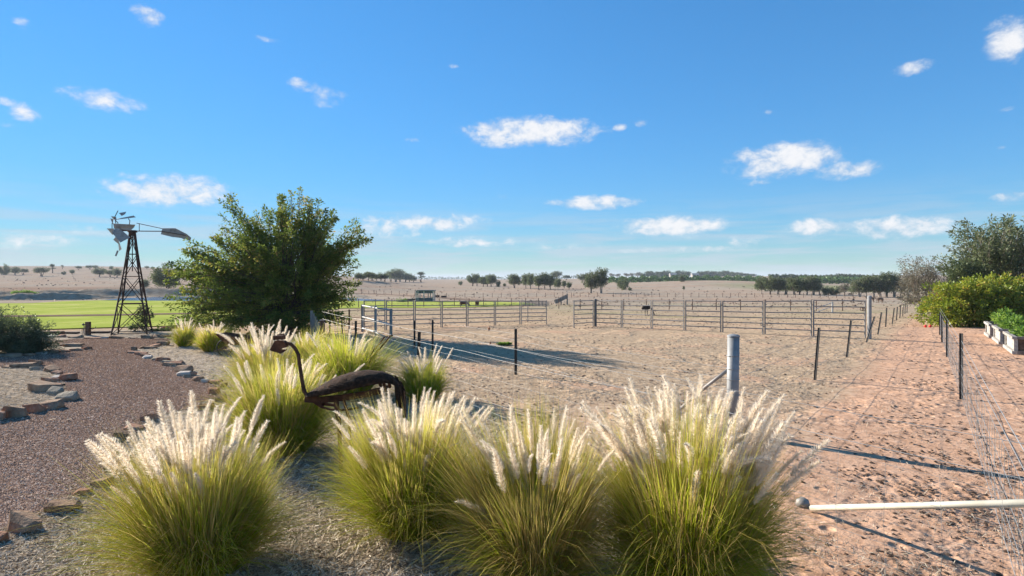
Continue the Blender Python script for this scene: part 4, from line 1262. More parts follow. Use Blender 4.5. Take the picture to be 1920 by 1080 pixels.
# ------------------------------------------------------------------ metal emu sculpture
def emu_sculpture():
    Y = 7.0
    base = Vector((at(640, 700, Y).x, Y, 0))
    root = empty('metal_emu', base)
    tag(root, 'rusty scrap metal emu sculpture standing among the grass clumps', 'sculpture')

    def q(px, py, dy=0.0):
        p = at(px, py, Y)
        return Vector((p.x - base.x, dy, p.z))
    k = Y / F
    # neck: jointed pipe
    neck = [q(577, 744), q(570, 733), q(566, 712), q(562, 685), q(559, 664), q(553, 653), q(545, 645), q(532, 643)]
    MB().tube(neck, [.025, .025, .024, .023, .023, .023, .022, .021], 8).build('neck', M_rust, root)
    for i, (a, b) in enumerate(((570, 730), (565, 706), (562, 684), (559, 664))):
        MB().tube([q(a - .8, b + 1.2), q(a + .8, b - 1.2)], .028, 8).build('weld_ring', M_rust, root)
    # head: plough point with open lower beak and brow block
    hd = MB()
    up = [q(534, 639), q(518, 638), q(505, 657), q(520, 657), q(540, 650)]
    for s in (-1, 1):
        pass
    vs = [p + Vector((0, s * .045 * f, 0)) for s in (-1, 1) for p, f in zip(up, (1, 1, .15, .8, .6))]
    hd.add(vs, [(0, 1, 2, 3, 4), (9, 8, 7, 6, 5), (0, 5, 6, 1), (1, 6, 7, 2), (2, 7, 8, 3), (3, 8, 9, 4), (4, 9, 5, 0)])
    head = hd.build('head', M_rust, root)
    lo = [q(507, 657.5), q(528, 662.5), q(538, 655.5), q(522, 655)]
    vs = [p + Vector((0, s * .035 * f, 0)) for s in (-1, 1) for p, f in zip(lo, (.15, 1, .5, .8))]
    MB().add(vs, [(0, 1, 2, 3), (7, 6, 5, 4), (0, 4, 5, 1), (1, 5, 6, 2), (2, 6, 7, 3), (3, 7, 4, 0)]).build('beak', M_rust, head)
    MB().bar(q(516, 633, -.02), q(534, 632, -.02), .09, .05).build('brow', M_rust, head)
    MB().bar(q(519, 629.5, .03), q(530, 628.5, .03), .05, .03).build('crest', M_rust, head)
    # body: hollow leaf-shaped shell of layered mesh over a bottom keel
    nU, nV = 26, 15
    V = []
    xs = np.linspace(0, 1, nU)
    topc = np.interp(xs, [0, .12, .28, .45, .62, .8, .92, 1], [739, 727, 711, 701, 695.5, 698, 706, 722])
    mids = np.interp(xs, [0, .2, .4, .6, .8, .92, 1], [743, 737, 728, 721, 715, 716, 726])
    wid = np.interp(xs, [0, .1, .3, .55, .8, 1], [.05, .13, .22, .25, .17, .05])
    r = np.random.default_rng(5)
    for i, s in enumerate(xs):
        px = 577 + s * (748 - 577)
        zt = q(px, topc[i]).z
        zm = q(px, mids[i]).z
        hh = max(zt - zm, .02)
        for j in range(nV):
            a = math.pi * (j / (nV - 1))
            rr = 1 + r.normal(0, .018)
            V.append((q(px, 700).x, -math.cos(a) * wid[i] * rr, zm + math.sin(a) * hh * rr))
    idx = np.arange(nU * nV).reshape(nU, nV)
    Fc = np.stack([idx[:-1, :-1], idx[:-1, 1:], idx[1:, 1:], idx[1:, :-1]], -1).reshape(-1, 4)
    sh = link_mesh('body_shell', np_mesh('body_shell', np.array(V), Fc, smooth=True), M_rustd, root)
    sm = sh.modifiers.new('solid', 'SOLIDIFY')
    sm.thickness = .012
    # feather strips of torn mesh on the near side
    for i in range(13):
        s0 = .03 + i * .05
        fm = MB()
        pts, rad = [], []
        for u in np.linspace(0, 1, 7):
            s = s0 + .30 * u
            s = min(s, .99)
            w_ = np.interp(s, xs, wid)
            zt = q(0, np.interp(s, xs, topc)).z
            zm = q(0, np.interp(s, xs, mids)).z
            a = math.pi * (.30 - .26 * u - .01 * (i % 3))
            pts.append(Vector((q(577 + s * 171, 0).x, -math.cos(a) * (w_ + .012), zm + math.sin(a) * max(zt - zm, .02))))
            rad.append(.012 * math.sin(math.pi * (.15 + .8 * u)))
        fm.tube(pts, rad, 5, flat=.6)
        fm.build('mesh_feather', M_rustd, root, True)
    # keel
    kl = MB()
    kp = [q(572, 748), q(600, 750), q(640, 746), q(690, 738), q(728, 728)]
    for a, b in zip(kp, kp[1:]):
        kl.bar(a, b, .05, .075)
    kl.build('keel', M_rust, root)
    MB().bar(q(598, 752), q(608, 760), .03, .07).bar(q(604, 757), q(628, 760), .03, .03).build('breast_plate', M_rust, root)
    bow = [q(588, 754), q(602, 763), q(620, 768), q(640, 769), q(660, 767), q(672, 764)]
    MB().tube(bow, .014, 6).build('bow_spring', M_rust, root)
    ribs = MB()
    for px, pa, pb in ((716, 716, 731), (722, 712, 729), (731, 708, 726)):
        ribs.bar(q(px, pa, -.1), q(px + 1, pb, -.02), .03)
    ribs.build('rib', M_rust, root)
    MB().tube([q(712, 736, -.06), q(722, 729, -.06)], .018, 6).build('thigh_bolt', M_rust, root)
    for s in (-1, 1):
        hip = q(636 + s * 2, 746, s * .09)
        MB().bar(hip, q(645 + s * 4, 790, s * .12), .05, .035).bar(q(645 + s * 4, 788, s * .12), Vector((q(650 + s * 4, 0).x, s * .13, .02)), .04, .03).build('leg', M_rust, root)
        MB().bar(Vector((q(636, 0).x, s * .13, .03)), Vector((q(668, 0).x, s * .13, .03)), .06, .03).build('foot', M_rust, root)
    # tail of hanging strips
    for i in range(16):
        x0 = 738 + (i % 8) * 1.7
        dy = -.12 + (i // 8) * .2 + r.normal(0, .02)
        z0 = 706 + (i % 8) * 2.2
        MB().tube([q(x0, z0, dy), q(x0 + 6, z0 + 14, dy), q(x0 + 9, z0 + 50, dy), q(x0 + 7 + r.normal(0, 1), z0 + 74 + r.uniform(0, 26), dy)], [.012, .010, .008, .004], 4).build('tail_strip', M_rustd, root)


emu_sculpture()


# old plough handles and wheelbarrow
def plough():
    Y = 11.6
    g = Vector((at(700, 700, Y).x, Y, 0))
    root = empty('plough_handles', g)
    tag(root, 'pair of rusty bent plough handles rising behind the metal emu', 'plough')
    for s, pts in ((0, [(692, 671), (704, 655), (716, 641), (723, 631), (729, 630)]), (1, [(696, 671), (708, 656), (722, 640), (729, 631), (734, 630)])):
        w = [at(a, b, Y) - g + Vector((0, s * .25 - .12, 0)) for a, b in pts]
        w.insert(0, Vector((w[0].x - .35, 0, .1)))
        MB().tube(w, [.022, .022, .02, .018, .018, .016], 6).build('handle', M_rust, root, True)
    MB().box((-.4, 0, .1), (.7, .08, .1)).build('beam', M_rust, root)
    MB().bar(at(686, 670, Y) - g, at(697, 671, Y) - g, .1, .03).build('foot_plate', M_rust, root)


plough()


def wheelbarrow():
    g = G(421, 667)
    Y = g.y
    root = empty('wheelbarrow', g)
    tag(root, 'old rusty wheelbarrow with a black spoked wheel parked behind the grass', 'wheelbarrow')
    k = Y / F
    R_ = 15 * k
    w = MB()
    c = Vector((0, 0, R_))
    rim = [c + Vector((math.cos(a) * R_ * .96, 0, math.sin(a) * R_ * .96)) for a in np.linspace(0, 2 * math.pi, 25)]
    tyre = MB().tube(rim, .022, 6, caps=False).build('wheel', M_rubber, root, True)
    sp = MB()
    for i in range(8):
        a = i * math.pi / 8
        sp.tube([c + Vector((math.cos(a), 0, math.sin(a))) * R_ * .95, c - Vector((math.cos(a), 0, math.sin(a))) * R_ * .95], .006, 4)
    sp.tube([c - Vector((0, .06, 0)), c + Vector((0, .06, 0))], .03, 8)
    sp.build('spokes', M_rust, tyre)
    for s in (-1, 1):
        MB().tube([Vector((-.30, s * .1, .15)), Vector((0, s * .12, R_)), Vector((.35, s * .2, .40)), Vector((1.25, s * .28, .62))], .02, 6).build('handle', M_brownwood, root)
        MB().tube([Vector((.62, s * .24, .47)), Vector((.75, s * .26, 0))], .016, 6).build('leg', M_rust, root)
    # tray
    z0, z1 = .36, .66
    bx = [(.16, -.2, z0), (.75, -.2, z0 - .02), (.75, .2, z0 - .02), (.16, .2, z0)]
    tx = [(-.12, -.34, z1 + .04), (1.0, -.34, z1 - .12), (1.0, .34, z1 - .12), (-.12, .34, z1 + .04)]
    tr = MB().add(bx + tx, [(0, 1, 2, 3), (0, 4, 5, 1), (1, 5, 6, 2), (2, 6, 7, 3), (3, 7, 4, 0)]).build('tray', M_rust, root)
    m = tr.modifiers.new('solid', 'SOLIDIFY')
    m.thickness = .012


wheelbarrow()


# ------------------------------------------------------------------ windmill
def windmill():
    g = G(248, 626)
    Y = g.y
    root = empty('windmill', g)
    tag(root, 'small rusty lattice windmill with broken grey sails and a tail vane', 'windmill')
    H = (626 - 437) * Y / F
    wb, wt = .78, .11
    rot = R(24)

    def corner(i, z, inset=0):
        t = z / H
        # slightly concave legs
        w = wt + (wb - wt) * (1 - t) ** 1.18
        a = rot + math.pi / 4 + i * math.pi / 2
        return Vector((math.cos(a) * w * 1.18, math.sin(a) * w * 1.18, z))
    zs = [0, .30 * H, .57 * H, .79 * H, H]
    for i in range(4):
        MB().tube([corner(i, z) for z in np.linspace(0, H, 9)], .034, 5).build('leg', M_mill, root)
    for z in zs[:-1]:
        zz = max(z, .06)
        for i in range(4):
            MB().bar(corner(i, zz), corner(i + 1, zz), .032).build('girt', M_mill, root)
    for a, b in zip(zs, zs[1:]):
        for i in range(4):
            br = MB()
            br.bar(corner(i, a + .04), corner(i + 1, b - .04), .025)
            br.bar(corner(i + 1, a + .04), corner(i, b - .04), .025)
            br.build('cross_brace', M_mill, root)
    MB().tube([(0, 0, H * .62), (0, 0, H + .1)], .02, 6).build('pump_rod', M_mill, root)
    MB().tube([(0, 0, H - .12), (0, 0, H + .02), (0, 0, H + .03), (0, 0, H + .12)], [.14, .13, .19, .16], 10).build('head_casting', M_mill, root)

    def q(px, py, dy=0.0):
        p = at(px, py, Y)
        return Vector((p.x - g.x, dy, p.z - g.z))

    def plate(name, pts, mat=M_zinc, dy=(0,), th=.012, parent=root):
        n = len(pts)
        ds = [dy[i % len(dy)] for i in range(n)]
        vs = [q(a, b, d) for (a, b), d in zip(pts, ds)]
        vs2 = [v + Vector((0, th, 0)) for v in vs]
        fs = [tuple(range(n)), tuple(range(2 * n - 1, n - 1, -1))] + [(i, n + i, n + (i + 1) % n, (i + 1) % n) for i in range(n)]
        return MB().add(vs + vs2, fs).build(name, mat, parent)

    # sails (photo outline, each at its own pitch)
    plate('sail', [(206, 429), (227, 430), (224, 438), (214, 441)], dy=(-.20, -.45, -.4, -.1))
    plate('sail', [(228, 430), (237, 432), (251, 446), (240, 456), (226, 438)], dy=(-.42, -.35, -.25, -.5, -.55))
    plate('sail', [(218, 450), (229, 443), (238, 456), (241, 468), (229, 471), (229, 458)], dy=(-.2, -.35, -.5, -.45, -.2, -.25), mat=M_zinc)
    plate('sail', [(224, 480), (228, 470), (231, 471), (227, 481)], dy=(-.3,))
    plate('sail', [(227, 421), (259, 422), (255, 427), (250, 433), (227, 430)], dy=(-.5, -.2, -.15, -.2, -.45))
    plate('sail', [(217, 411), (221, 412), (220, 418), (226, 424), (220, 421)], dy=(-.35, -.3, -.35))
    plate('sail', [(226, 413), (236, 410), (253, 404.5), (257, 408), (240, 411.5), (228, 414.5)], dy=(-.4, -.3, -.1, -.1, -.3, -.5))
    plate('sail', [(230, 400.5), (239, 397.5), (240, 402.5), (235, 406)], dy=(-.25, -.1, -.2))
    plate('sail', [(220, 407), (226, 408), (230, 414), (222, 413)], dy=(-.4, -.3))
    fr = MB()
    for pts in ([(230, 396.5), (224, 408), (226, 420)], [(249, 411), (252, 415), (251, 422)], [(224, 413), (230, 419), (229, 423)], [(219, 419), (219, 430)], [(230, 421), (236, 434), (248, 434)]):
        fr.tube([q(a, b, -.3) for a, b in pts], .016, 5)
    fr.tube([q(230, 432, -.38), q(250, 433, 0)], .03, 6)
    fr.build('wheel_frame', M_mill, root)
    # tail boom and vane
    MB().tube([q(252, 433.2), q(302, 433.4, .05)], .022, 6).build('tail_boom', M_mill, root)
    MB().tube([q(256, 418.3), q(303, 428.5, .05)], .014, 5).tube([q(261, 420), q(261, 434)], .014, 5).build('tail_stay', M_mill, root)
    plate('tail_vane', [(303, 427.8), (326, 427.5), (345, 438), (351, 445), (348, 451.5), (344, 446.5), (338, 448), (338, 446), (320, 444), (300, 439)], dy=(.05, .1, .2, .3, .3, .25, .2, .2, .1, .05))
    MB().bar(q(302, 433.5, -.01), q(345, 441, .13), .03).build('vane_rib', M_mill, root)


windmill()


# ------------------------------------------------------------------ tap post and sprinkler stake
g = G(165, 629)
root = empty('tap_post', g)
tag(root, 'short timber post with a garden tap and hose at the lawn edge', 'tap post')
MB().box((0, 0, .29), (.15, .15, .58)).build('post', M_brownwood, root)
MB().tube([(-.17, 0, 0), (-.17, 0, .40), (-.2, 0, .44), (-.2, 0, .52)], .02, 6).tube([(-.17, 0, .46), (-.06, 0, .50)], .018, 6).build('pipe', M_galvd, root)
MB().tube([(-.24, 0, .46), (-.16, 0, .46)], .035, 8).build('tap', M_black, root)
MB().tube([(-.25, 0, 0), (-.26, 0, .25), (-.2, 0, .28), (-.19, 0, .1), (-.17, 0, .02)], .012, 5).build('riser', M_black, root)
MB().tube([(.07, 0, .30), (.18, 0, .26), (.27, 0, .30), (.34, 0, .38)], .010, 5).build('hose', M_black, root)
g = G(70, 624)
root = empty('sprinkler_stake', g)
tag(root, 'thin dark sprinkler stake between the shrub and the lawn', 'sprinkler')
MB().tube([(0, 0, 0), (.02, 0, .40)], .018, 6).build('stake', M_black, root)
MB().bar((-.07, 0, .42), (.10, 0, .44), .05, .05).build('sprinkler_head', M_black, root)


# ------------------------------------------------------------------ steel yards
def upright(mb, x, z0, z1, r_):
    mb.tube([(x, 0, z0), (x, 0, z1)], r_, 8)


def panel(a, b, topa, topb, label, rails=6, name='rail_fence', cat='rail fence', group='steel cattle yard panels', mat=None, extra=None, low=.16):
    """pipe panel from photo foot a to foot b; tops given as photo rows"""
    ga, gb = G(*a), G(*b)
    d = gb - ga
    L = math.hypot(d.x, d.y)
    root = empty(name, ga, math.atan2(d.y, d.x))
    tag(root, label, cat, group)
    mat = mat or M_galvd
    ha = CH - (topa - HZ) / F * ga.y - ga.z
    hb = CH - (topb - HZ) / F * gb.y - ga.z
    zb = gb.z - ga.z
    for x, z0, z1 in ((.045, 0, ha), (L - .045, zb, hb)):
        m = MB()
        upright(m, x, z0, z1 + .03, .028)
        m.build('upright', mat, root)
    for i in range(rails):
        s = i / (rails - 1)
        za = low * ha + (1 - low) * ha * s
        zb_ = zb + (hb - zb) * (low + (1 - low) * s)
        MB().tube([(.06, 0, za), (L - .06, 0, zb_)], .020, 6, flat=1.25).build('rail', mat, root)
    if extra:
        x = L * extra
        m = MB()
        upright(m, x, zb * extra + low * .8, ha + (hb - ha) * extra, .025)
        m.build('stile', mat, root)
    return root, ga, gb


M_dpost = surf('dark_grey_pipe', (0.07, 0.07, 0.07), (0.14, 0.14, 0.138), 5, 0.6, 0.1, 0.1)
LP = [(681, 621.3), (723, 618.8), (777, 616), (828, 613.6), (876, 612), (928, 610.4), (976, 608.6), (1026, 607.6)]
LT = [564.5, 564, 564.5, 564.8, 565, 565, 564.5, 564.5]
nm = ['leftmost', 'second', 'third', 'fourth', 'fifth', 'sixth']
for i in range(6):
    panel(LP[i], LP[i + 1], LT[i], LT[i + 1], f'{nm[i]} steel rail panel along the back of the left yard')
panel(LP[6], LP[7], LT[6], LT[7], 'narrow steel gate ending the back of the left yard', name='yard_gate', cat='gate', extra=.27)
RP = [(1116, 612), (1166, 614.5), (1222, 617.3), (1284, 620), (1353.5, 623), (1432.5, 626.2), (1523.5, 630)]
RT = [564, 564, 564, 564.2, 565, 565.2, 564.5]
nm = ['first', 'second', 'third', 'fourth', 'fifth', 'sixth']
for i in range(6):
    panel(RP[i], RP[i + 1], RT[i], RT[i + 1], f'{nm[i]} steel rail panel of the right yard counting from the open gate')
rt, ga, gb = panel(RP[6], (1624.5, 633.8), 563, 564.5, 'wide steel gate at the right end beside the big pipe post', name='yard_gate', cat='gate')
ln = (gb - ga).length
ring = MB()
for dx in (-.16, -.09):
    c = Vector((ln + dx, -.05, 1.17))
    ring.tube([c + Vector((math.cos(a) * .06, 0, math.sin(a) * .07)) for a in np.linspace(0, 6.283, 11)], .012, 5, caps=False)
ring.build('latch_chain', M_rust, rt)
panel((1075, 614.8), (1113, 612.2), 564.5, 563.5, 'narrow steel gate standing open in the gap between the yards', name='yard_gate', cat='gate')
for (px, py, top, rad, lab) in ((1116.5, 612.3, 561.5, .07, 'dark hinge post of the open narrow gate'), (1630.5, 635.5, 556, .075, 'thick galvanised pipe post at the right end of the yard')):
    g = G(px, py)
    h = CH - (top - HZ) / F * g.y - g.z
    root = empty('gate_post', g)
    tag(root, lab, 'post')
    MB().tube([(0, 0, -.1), (0, 0, h)], rad, 14).build('pipe', M_galv if px > 1200 else M_dpost, root, False)
    MB().tube([(0, 0, h), (0, 0, h + .03)], [rad * 1.02, rad * .6], 14).build('cap', M_galv if px > 1200 else M_dpost, root)
# oblique rail fence in front of the left yard
g0 = G(679, 622)
root = empty('pipe_rail_fence', g0)
tag(root, 'short pale three-rail pipe fence angling towards the camera by the big tree', 'rail fence')
PP = [(679, 622, 571, (573, 594, 615)), (704, 629.5, 573.5, (577.5, 600.5, 623)), (733, 640.5, 579, (581.5, 609, 636))]
W = []
for px, py, tp, rr in PP:
    g = G(px, py)
    zt = CH - (tp - HZ) / F * g.y
    W.append((g - g0, [CH - (v - HZ) / F * g.y for v in rr]))
    MB().tube([g - g0 + Vector((0, 0, -.05)), Vector((g.x - g0.x, g.y - g0.y, zt))], .058, 10).build('post', M_galv, root)
for (a, za), (b, zb) in zip(W, W[1:]):
    for i in range(3):
        MB().tube([Vector((a.x, a.y, za[i])), Vector((b.x, b.y, zb[i]))], .034, 8).build('rail', M_pale, root)


# ------------------------------------------------------------------ wire fences
def picket_mesh(h, r_=.036, th=.011):
    m = MB()
    for k in range(3):
        a = k * 2 * math.pi / 3 + .5
        d = Vector((math.cos(a), math.sin(a), 0)) * r_
        m.bar((d * .5), (d * .5) + Vector((0, 0, h)), th, r_, up=d)
    return m


def wire_path(pts, sag, r):
    out_ = []
    for a, b in zip(pts, pts[1:]):
        L = (b - a).length
        k = max(2, int(L / .8))
        for i in range(k):
            s = i / k
            p = a.lerp(b, s)
            p.z -= sag * 4 * s * (1 - s) * min(1, L / 6)
            out_.append(p)
    out_.append(pts[-1])
    return out_


def fence(label, line, pickets, wires, mesh=(), vsp=.3, wr=.0035, sag=.02, mr=.0025, extra_label=None, wmat=None, pmat=None, name='wire_fence'):
    """line: ground points; pickets: (point, height, lean vector); wires and mesh: heights"""
    g0 = line[0].copy()
    r = random.Random(len(label))
    root = empty(name, g0)
    tag(root, label, 'fence')
    for p, h, lean in pickets:
        o = picket_mesh(h + .1).build('star_picket', pmat or M_black, root, loc=p - g0 - Vector((0, 0, .1)))
        d = Vector((lean[0], lean[1], h)).normalized()
        o.rotation_mode = 'QUATERNION'
        o.rotation_quaternion = Vector((0, 0, 1)).rotation_difference(d)
    for h in list(wires):
        pts = [q - g0 + Vector((0, 0, h)) for q in line]
        MB().tube(wire_path(pts, sag, r), wr, 4).build('wire', wmat or M_wire, root)
    if mesh:
        for h in mesh:
            pts = [q - g0 + Vector((r.uniform(-.01, .01), 0, h)) for q in line]
            MB().tube(wire_path(pts, sag * .7, r), mr, 4).build('mesh_wire', wmat or M_wire, root)
        m = MB()
        for a, b in zip(line, line[1:]):
            n = int((b - a).length / vsp)
            for i in range(n):
                p = a.lerp(b, (i + .5) / n) - g0
                m.tube([p + Vector((0, 0, mesh[0])), p + Vector((r.uniform(-.02, .02), r.uniform(-.02, .02), (mesh[0] + mesh[-1]) / 2)), p + Vector((0, 0, mesh[-1]))], mr * .85, 4, caps=False)
        o = m.build('mesh_verticals', wmat or M_wire, root)
        o['kind'] = 'stuff'
    return root


S = Vector((3.36, 3.64, 0))
TP = Vector((-6.2, 18.6, 0))
SP = G(1373, 816)
G1 = G(733, 640.5)


def lp(a, b, s):
    return a.lerp(b, s)


fence('near mesh fence running from the bottom right corner to the timber boards', [S, lp(S, TP, .18), lp(S, TP, .44), lp(S, TP, .70), TP],
      [(lp(S, TP, .56), 1.28, (.03, 0)), (lp(S, TP, .80), 1.25, (0, 0))], [1.33, 1.10], (.06, .2, .36, .54, .76, .98), .33, .0025, .03, .0014)
fence('plain wire fence from the pale rail fence to the thick steel post', [G1, G(811, 657), G(967, 702), SP],
      [(G(811, 657), 1.02, (0, 0)), (G(967, 702), 1.14, (0, 0)), (G(777, 652), .95, (0, 0))], [.35, .62, .86, 1.02], (), .3, .0028, .03)
dl = [(1528, 712, 1536, 614.5), (1588, 669, 1596, 600), (1624, 641.5, 1640, 591), (1646, 627.5, 1653, 585), (1661, 613, 1663, 577), (1673, 607.5, 1677, 577), (1681, 601, 1683, 575), (1687.5, 597, 1689, 572.5), (1693, 592, 1694, 570), (1697, 589, 1698, 568), (1701, 586.5, 1701.5, 566)]
pk, ln = [], [SP]
for a, b_, c, d_ in dl:
    g = G(a, b_)
    t_ = at(c, d_, g.y)
    pk.append((g, t_.z - g.z, (t_.x - g.x, 0)))
    ln.append(g)
fence('line of leaning black pickets along the left side of the red lane', ln, pk, [.30, .58, .84, 1.05], (), .3, .0025, .02)
cl = [(1803, 748, 625), (1776.5, 669, 601), (1767, 641, 592), (1763, 628, 586)]
ln = [S]
pk = []
for a, b_, d_ in cl:
    g = G(a, b_)
    pk.append((g, CH - (d_ - HZ) / F * g.y, (0, 0)))
    ln.append(g)
fence('mesh fence with upright black pickets on the right side of the red lane', ln, pk, [1.16, 1.02], (.05, .18, .33, .50, .68, .88), .24, .0036, .015, .0024)

# strainer assembly beside the camera, its cream brace in view
root = empty('strainer_post', S + Vector((.10, 0, 0)))
tag(root, 'cream diagonal brace pipe of the corner post at the lower right', 'fence brace')
MB().tube([(0, 0, -.1), (0, 0, 1.45)], .06, 14).build('post', M_cream, root)
foot = G(1522, 959)
MB().tube([foot - S - Vector((.10, 0, -.03)), Vector((-.02, .02, .96))], .027, 12).build('brace', M_cream, root, True)
g = G(1506, 948) - S - Vector((.10, 0, 0))
MB().tube([g + Vector((0, 0, -.02)), g + Vector((0, .02, .05)), g + Vector((0, .02, .075))], [.075, .062, .025], 16).build('footing', M_galvd, root, True)

# thick steel post
root = empty('strainer_post', SP)
tag(root, 'thick galvanised pipe post with domed cap behind the largest grass clump', 'fence post')
hp = (816 - 632) * SP.y / F
MB().tube([(0, 0, -.1), (.02, 0, hp)], .088, 24).build('pipe', M_galv, root, True)
MB().tube([(.02, 0, hp), (.02, 0, hp + .02), (.02, 0, hp + .034), (.02, 0, hp + .042)], [.096, .094, .06, .015], 24).build('cap', M_galv, root)
for h in (.35, .62, .86, 1.02, 1.22):
    MB().tube([Vector((math.cos(a) * .094 + .012, math.sin(a) * .094, h)) for a in np.linspace(0, 6.283, 21)], .0055, 5, caps=False).build('wire_tie', M_wire, root)
dirB = (G(967, 702) - SP).normalized()
MB().tube([dirB * .09 + Vector((0, 0, .98)), dirB * .5 + Vector((0, 0, .66)), dirB * 1.25 + Vector((0, 0, .02))], .027, 10).build('brace', M_galvd, root, True)

# timber boards and post by the big tree, dark wire fence behind
g = G(593, 648)
root = empty('timber_board_gate', g)
tag(root, 'weathered grey timber boards leaning under the right side of the tree', 'boards')
for i in range(5):
    a = G(584 + i * 3.2, 640 + i * 2) - g
    h = 1.18 - i * .09
    MB().box((a.x, a.y, h / 2), (.10, .03, h), Matrix.Rotation(.9, 3, 'Z')).build('board', M_timber, root)
root = empty('timber_post', TP)
tag(root, 'brown square timber post right of the grey boards', 'post')
MB().box((0, 0, .52), (.13, .13, 1.04)).build('post', M_brownwood, root)
MB().box((0, 0, 1.05), (.15, .15, .03)).build('top_cap', M_timber, root)
fl = [G(606, 640), G(618, 628), G(641, 626), G(655, 624), G(679, 621.5)]
fence('dark pipe and wire fence linking the big tree to the rail fence', fl, [(G(618, 629), 1.05, (0, 0)), (G(641, 626), .72, (0, 0)), (G(654.5, 625), 1.05, (0, 0))], [.12, .38, .66, .98], (), .3, .012, .0, wmat=M_wired, pmat=M_rust)


# far fence lines
def far_fence(label, a, b, n, h, wires=3, extra=None):
    A, B = G(*a), G(*b)
    root = empty('far_fence', A)
    tag(root, label, 'fence')
    for i in range(n + 1):
        x, y = A.x + (B.x - A.x) * i / n, A.y + (B.y - A.y) * i / n
        p = Vector((x, y, gz1(x, y))) - A
        MB().tube([p, p + Vector((0, 0, h))], .035 + A.y * .00015, 5).build('post', M_brownwood, root)
    pts = []
    for i in range(n + 1):
        x, y = A.x + (B.x - A.x) * i / n, A.y + (B.y - A.y) * i / n
        pts.append(Vector((x, y, gz1(x, y))) - A)
    for w in range(wires):
        MB().tube([p + Vector((0, 0, h * (.3 + .65 * w / max(1, wires - 1)))) for p in pts], .006, 4).build('wire', M_wired, root)


far_fence('thin picket fence crossing the lawn behind the left yard', (640, 577.5), (1010, 573.5), 13, 1.0)
far_fence('thin picket fence crossing the paddock behind the right yard', (1048, 579), (1580, 583), 12, 1.05)
far_fence('distant fence along the dirt track right of the hide', (820, 558.5), (1120, 557), 18, 1.15)
far_fence('distant fence in front of the right-hand grove', (1150, 557), (1600, 558.5), 30, 1.1)
far_fence('distant fence on the slope left of the hide', (650, 551), (778, 553), 9, 1.1)
g = G(1561, 586)
root = empty('fence_stay', g)
tag(root, 'pale end post and diagonal stay seen through the wide gate', 'fence post')
hh = 20 * g.y / F
MB().tube([(0, 0, 0), (0, 0, hh)], .07, 8).build('post', M_pale, root)
for z in (.95, .6):
    MB().tube([(0, 0, z * hh), (-32 * g.y / F, 0, (z - .62) * hh)], .03, 6).build('stay', M_pale, root)

# ------------------------------------------------------------------ planter boxes with vegetables
rowd = Vector((.577, .817, 0))
outd = Vector((.817, -.577, 0))
ang = math.atan2(rowd.y, rowd.x)
PB = [((1902, 664), 'nearest white timber planter box with low green leaves', 2.2, L_bright, .22, .0), ((1876, 645.5), 'middle white timber planter box with bushy leaves', 2.1, L_bright, .42, .1), ((1857, 633.5), 'farthest white timber planter box with a tall seedling', 1.8, L_bright, .5, -.3)]
for i, (pp, lab, L, lm, vh, sh) in enumerate(PB):
    g = G(*pp)
    root = empty('planter_box', g, ang)
    tag(root, lab, 'planter', 'timber planter boxes')
    H, W = .52, 1.25
    # local x along the row, local -y to the right
    ends = []
    for x0, nm_ in ((.05, 'end_board'), (L - .05, 'end_board')):
        for j in range(4):
            MB().box((x0, -.1 - (W - .2) * (j + .5) / 4, H / 2 + .02), (.04, (W - .2) / 4 - .02, H - .1)).build(nm_, M_brownwood, root)  # brown ends against white sides: the end faces' shade put into the material
    for y0 in (-.06, -W + .06):
        for j in range(3):
            MB().box((L * (j + .5) / 3, y0, H / 2 + .02), (L / 3 - .015, .04, H - .1)).build('side_board', M_paint, root)
    for x0, y0 in ((.03, -.04), (L - .03, -.04), (.03, -W + .04), (L - .03, -W + .04)):
        MB().box((x0, y0, H / 2), (.1, .1, H - .02)).build('corner_post', M_paint, root)
    for z, th, ov in ((.05, .1, .05), (H, .085, .07)):
        for y0 in (.0, -W):
            MB().box((L / 2, y0, z), (L + 2 * ov, .12, th)).build('rail', M_paint, root)
        for x0 in (-.0, L):
            MB().box((x0, -W / 2, z + .002), (.12, W - .124, th)).build('rail', M_timber, root)  # greyer end rails continue the shade coloured into the ends
    MB().box((L / 2, -W / 2, H - .08), (L - .1, W - .14, .06)).build('soil', M_soil, root)
    for j in range(3):
        xx = L * (.2 + .3 * j)
        loc = g + Matrix.Rotation(ang, 3, 'Z') @ Vector((xx, -W * .45, H - .06))
        hh = vh * (1.25 if (i == 2 and j == 1) else 1.0)
        cr, tr = make_tree_meshes('veg', [(0, 0, hh * .55, .42, .42, hh * .55, 1)], 46, 12, .13, 300 + i * 5 + j, stems=((0, 0), (.2, .1), (-.2, .1)), stem_h=.1, trunk_r=.012, spread=.07, along=.5, fill=.2, stem_top=hh * .6)
        tree_thing('vegetable_plant', loc, cr, tr, lm, M_bark, f'{["front", "middle", "rear"][j]} leafy green vegetable in the {["nearest", "middle", "farthest"][i]} planter box', 'vegetable', 'vegetables in the planter boxes')

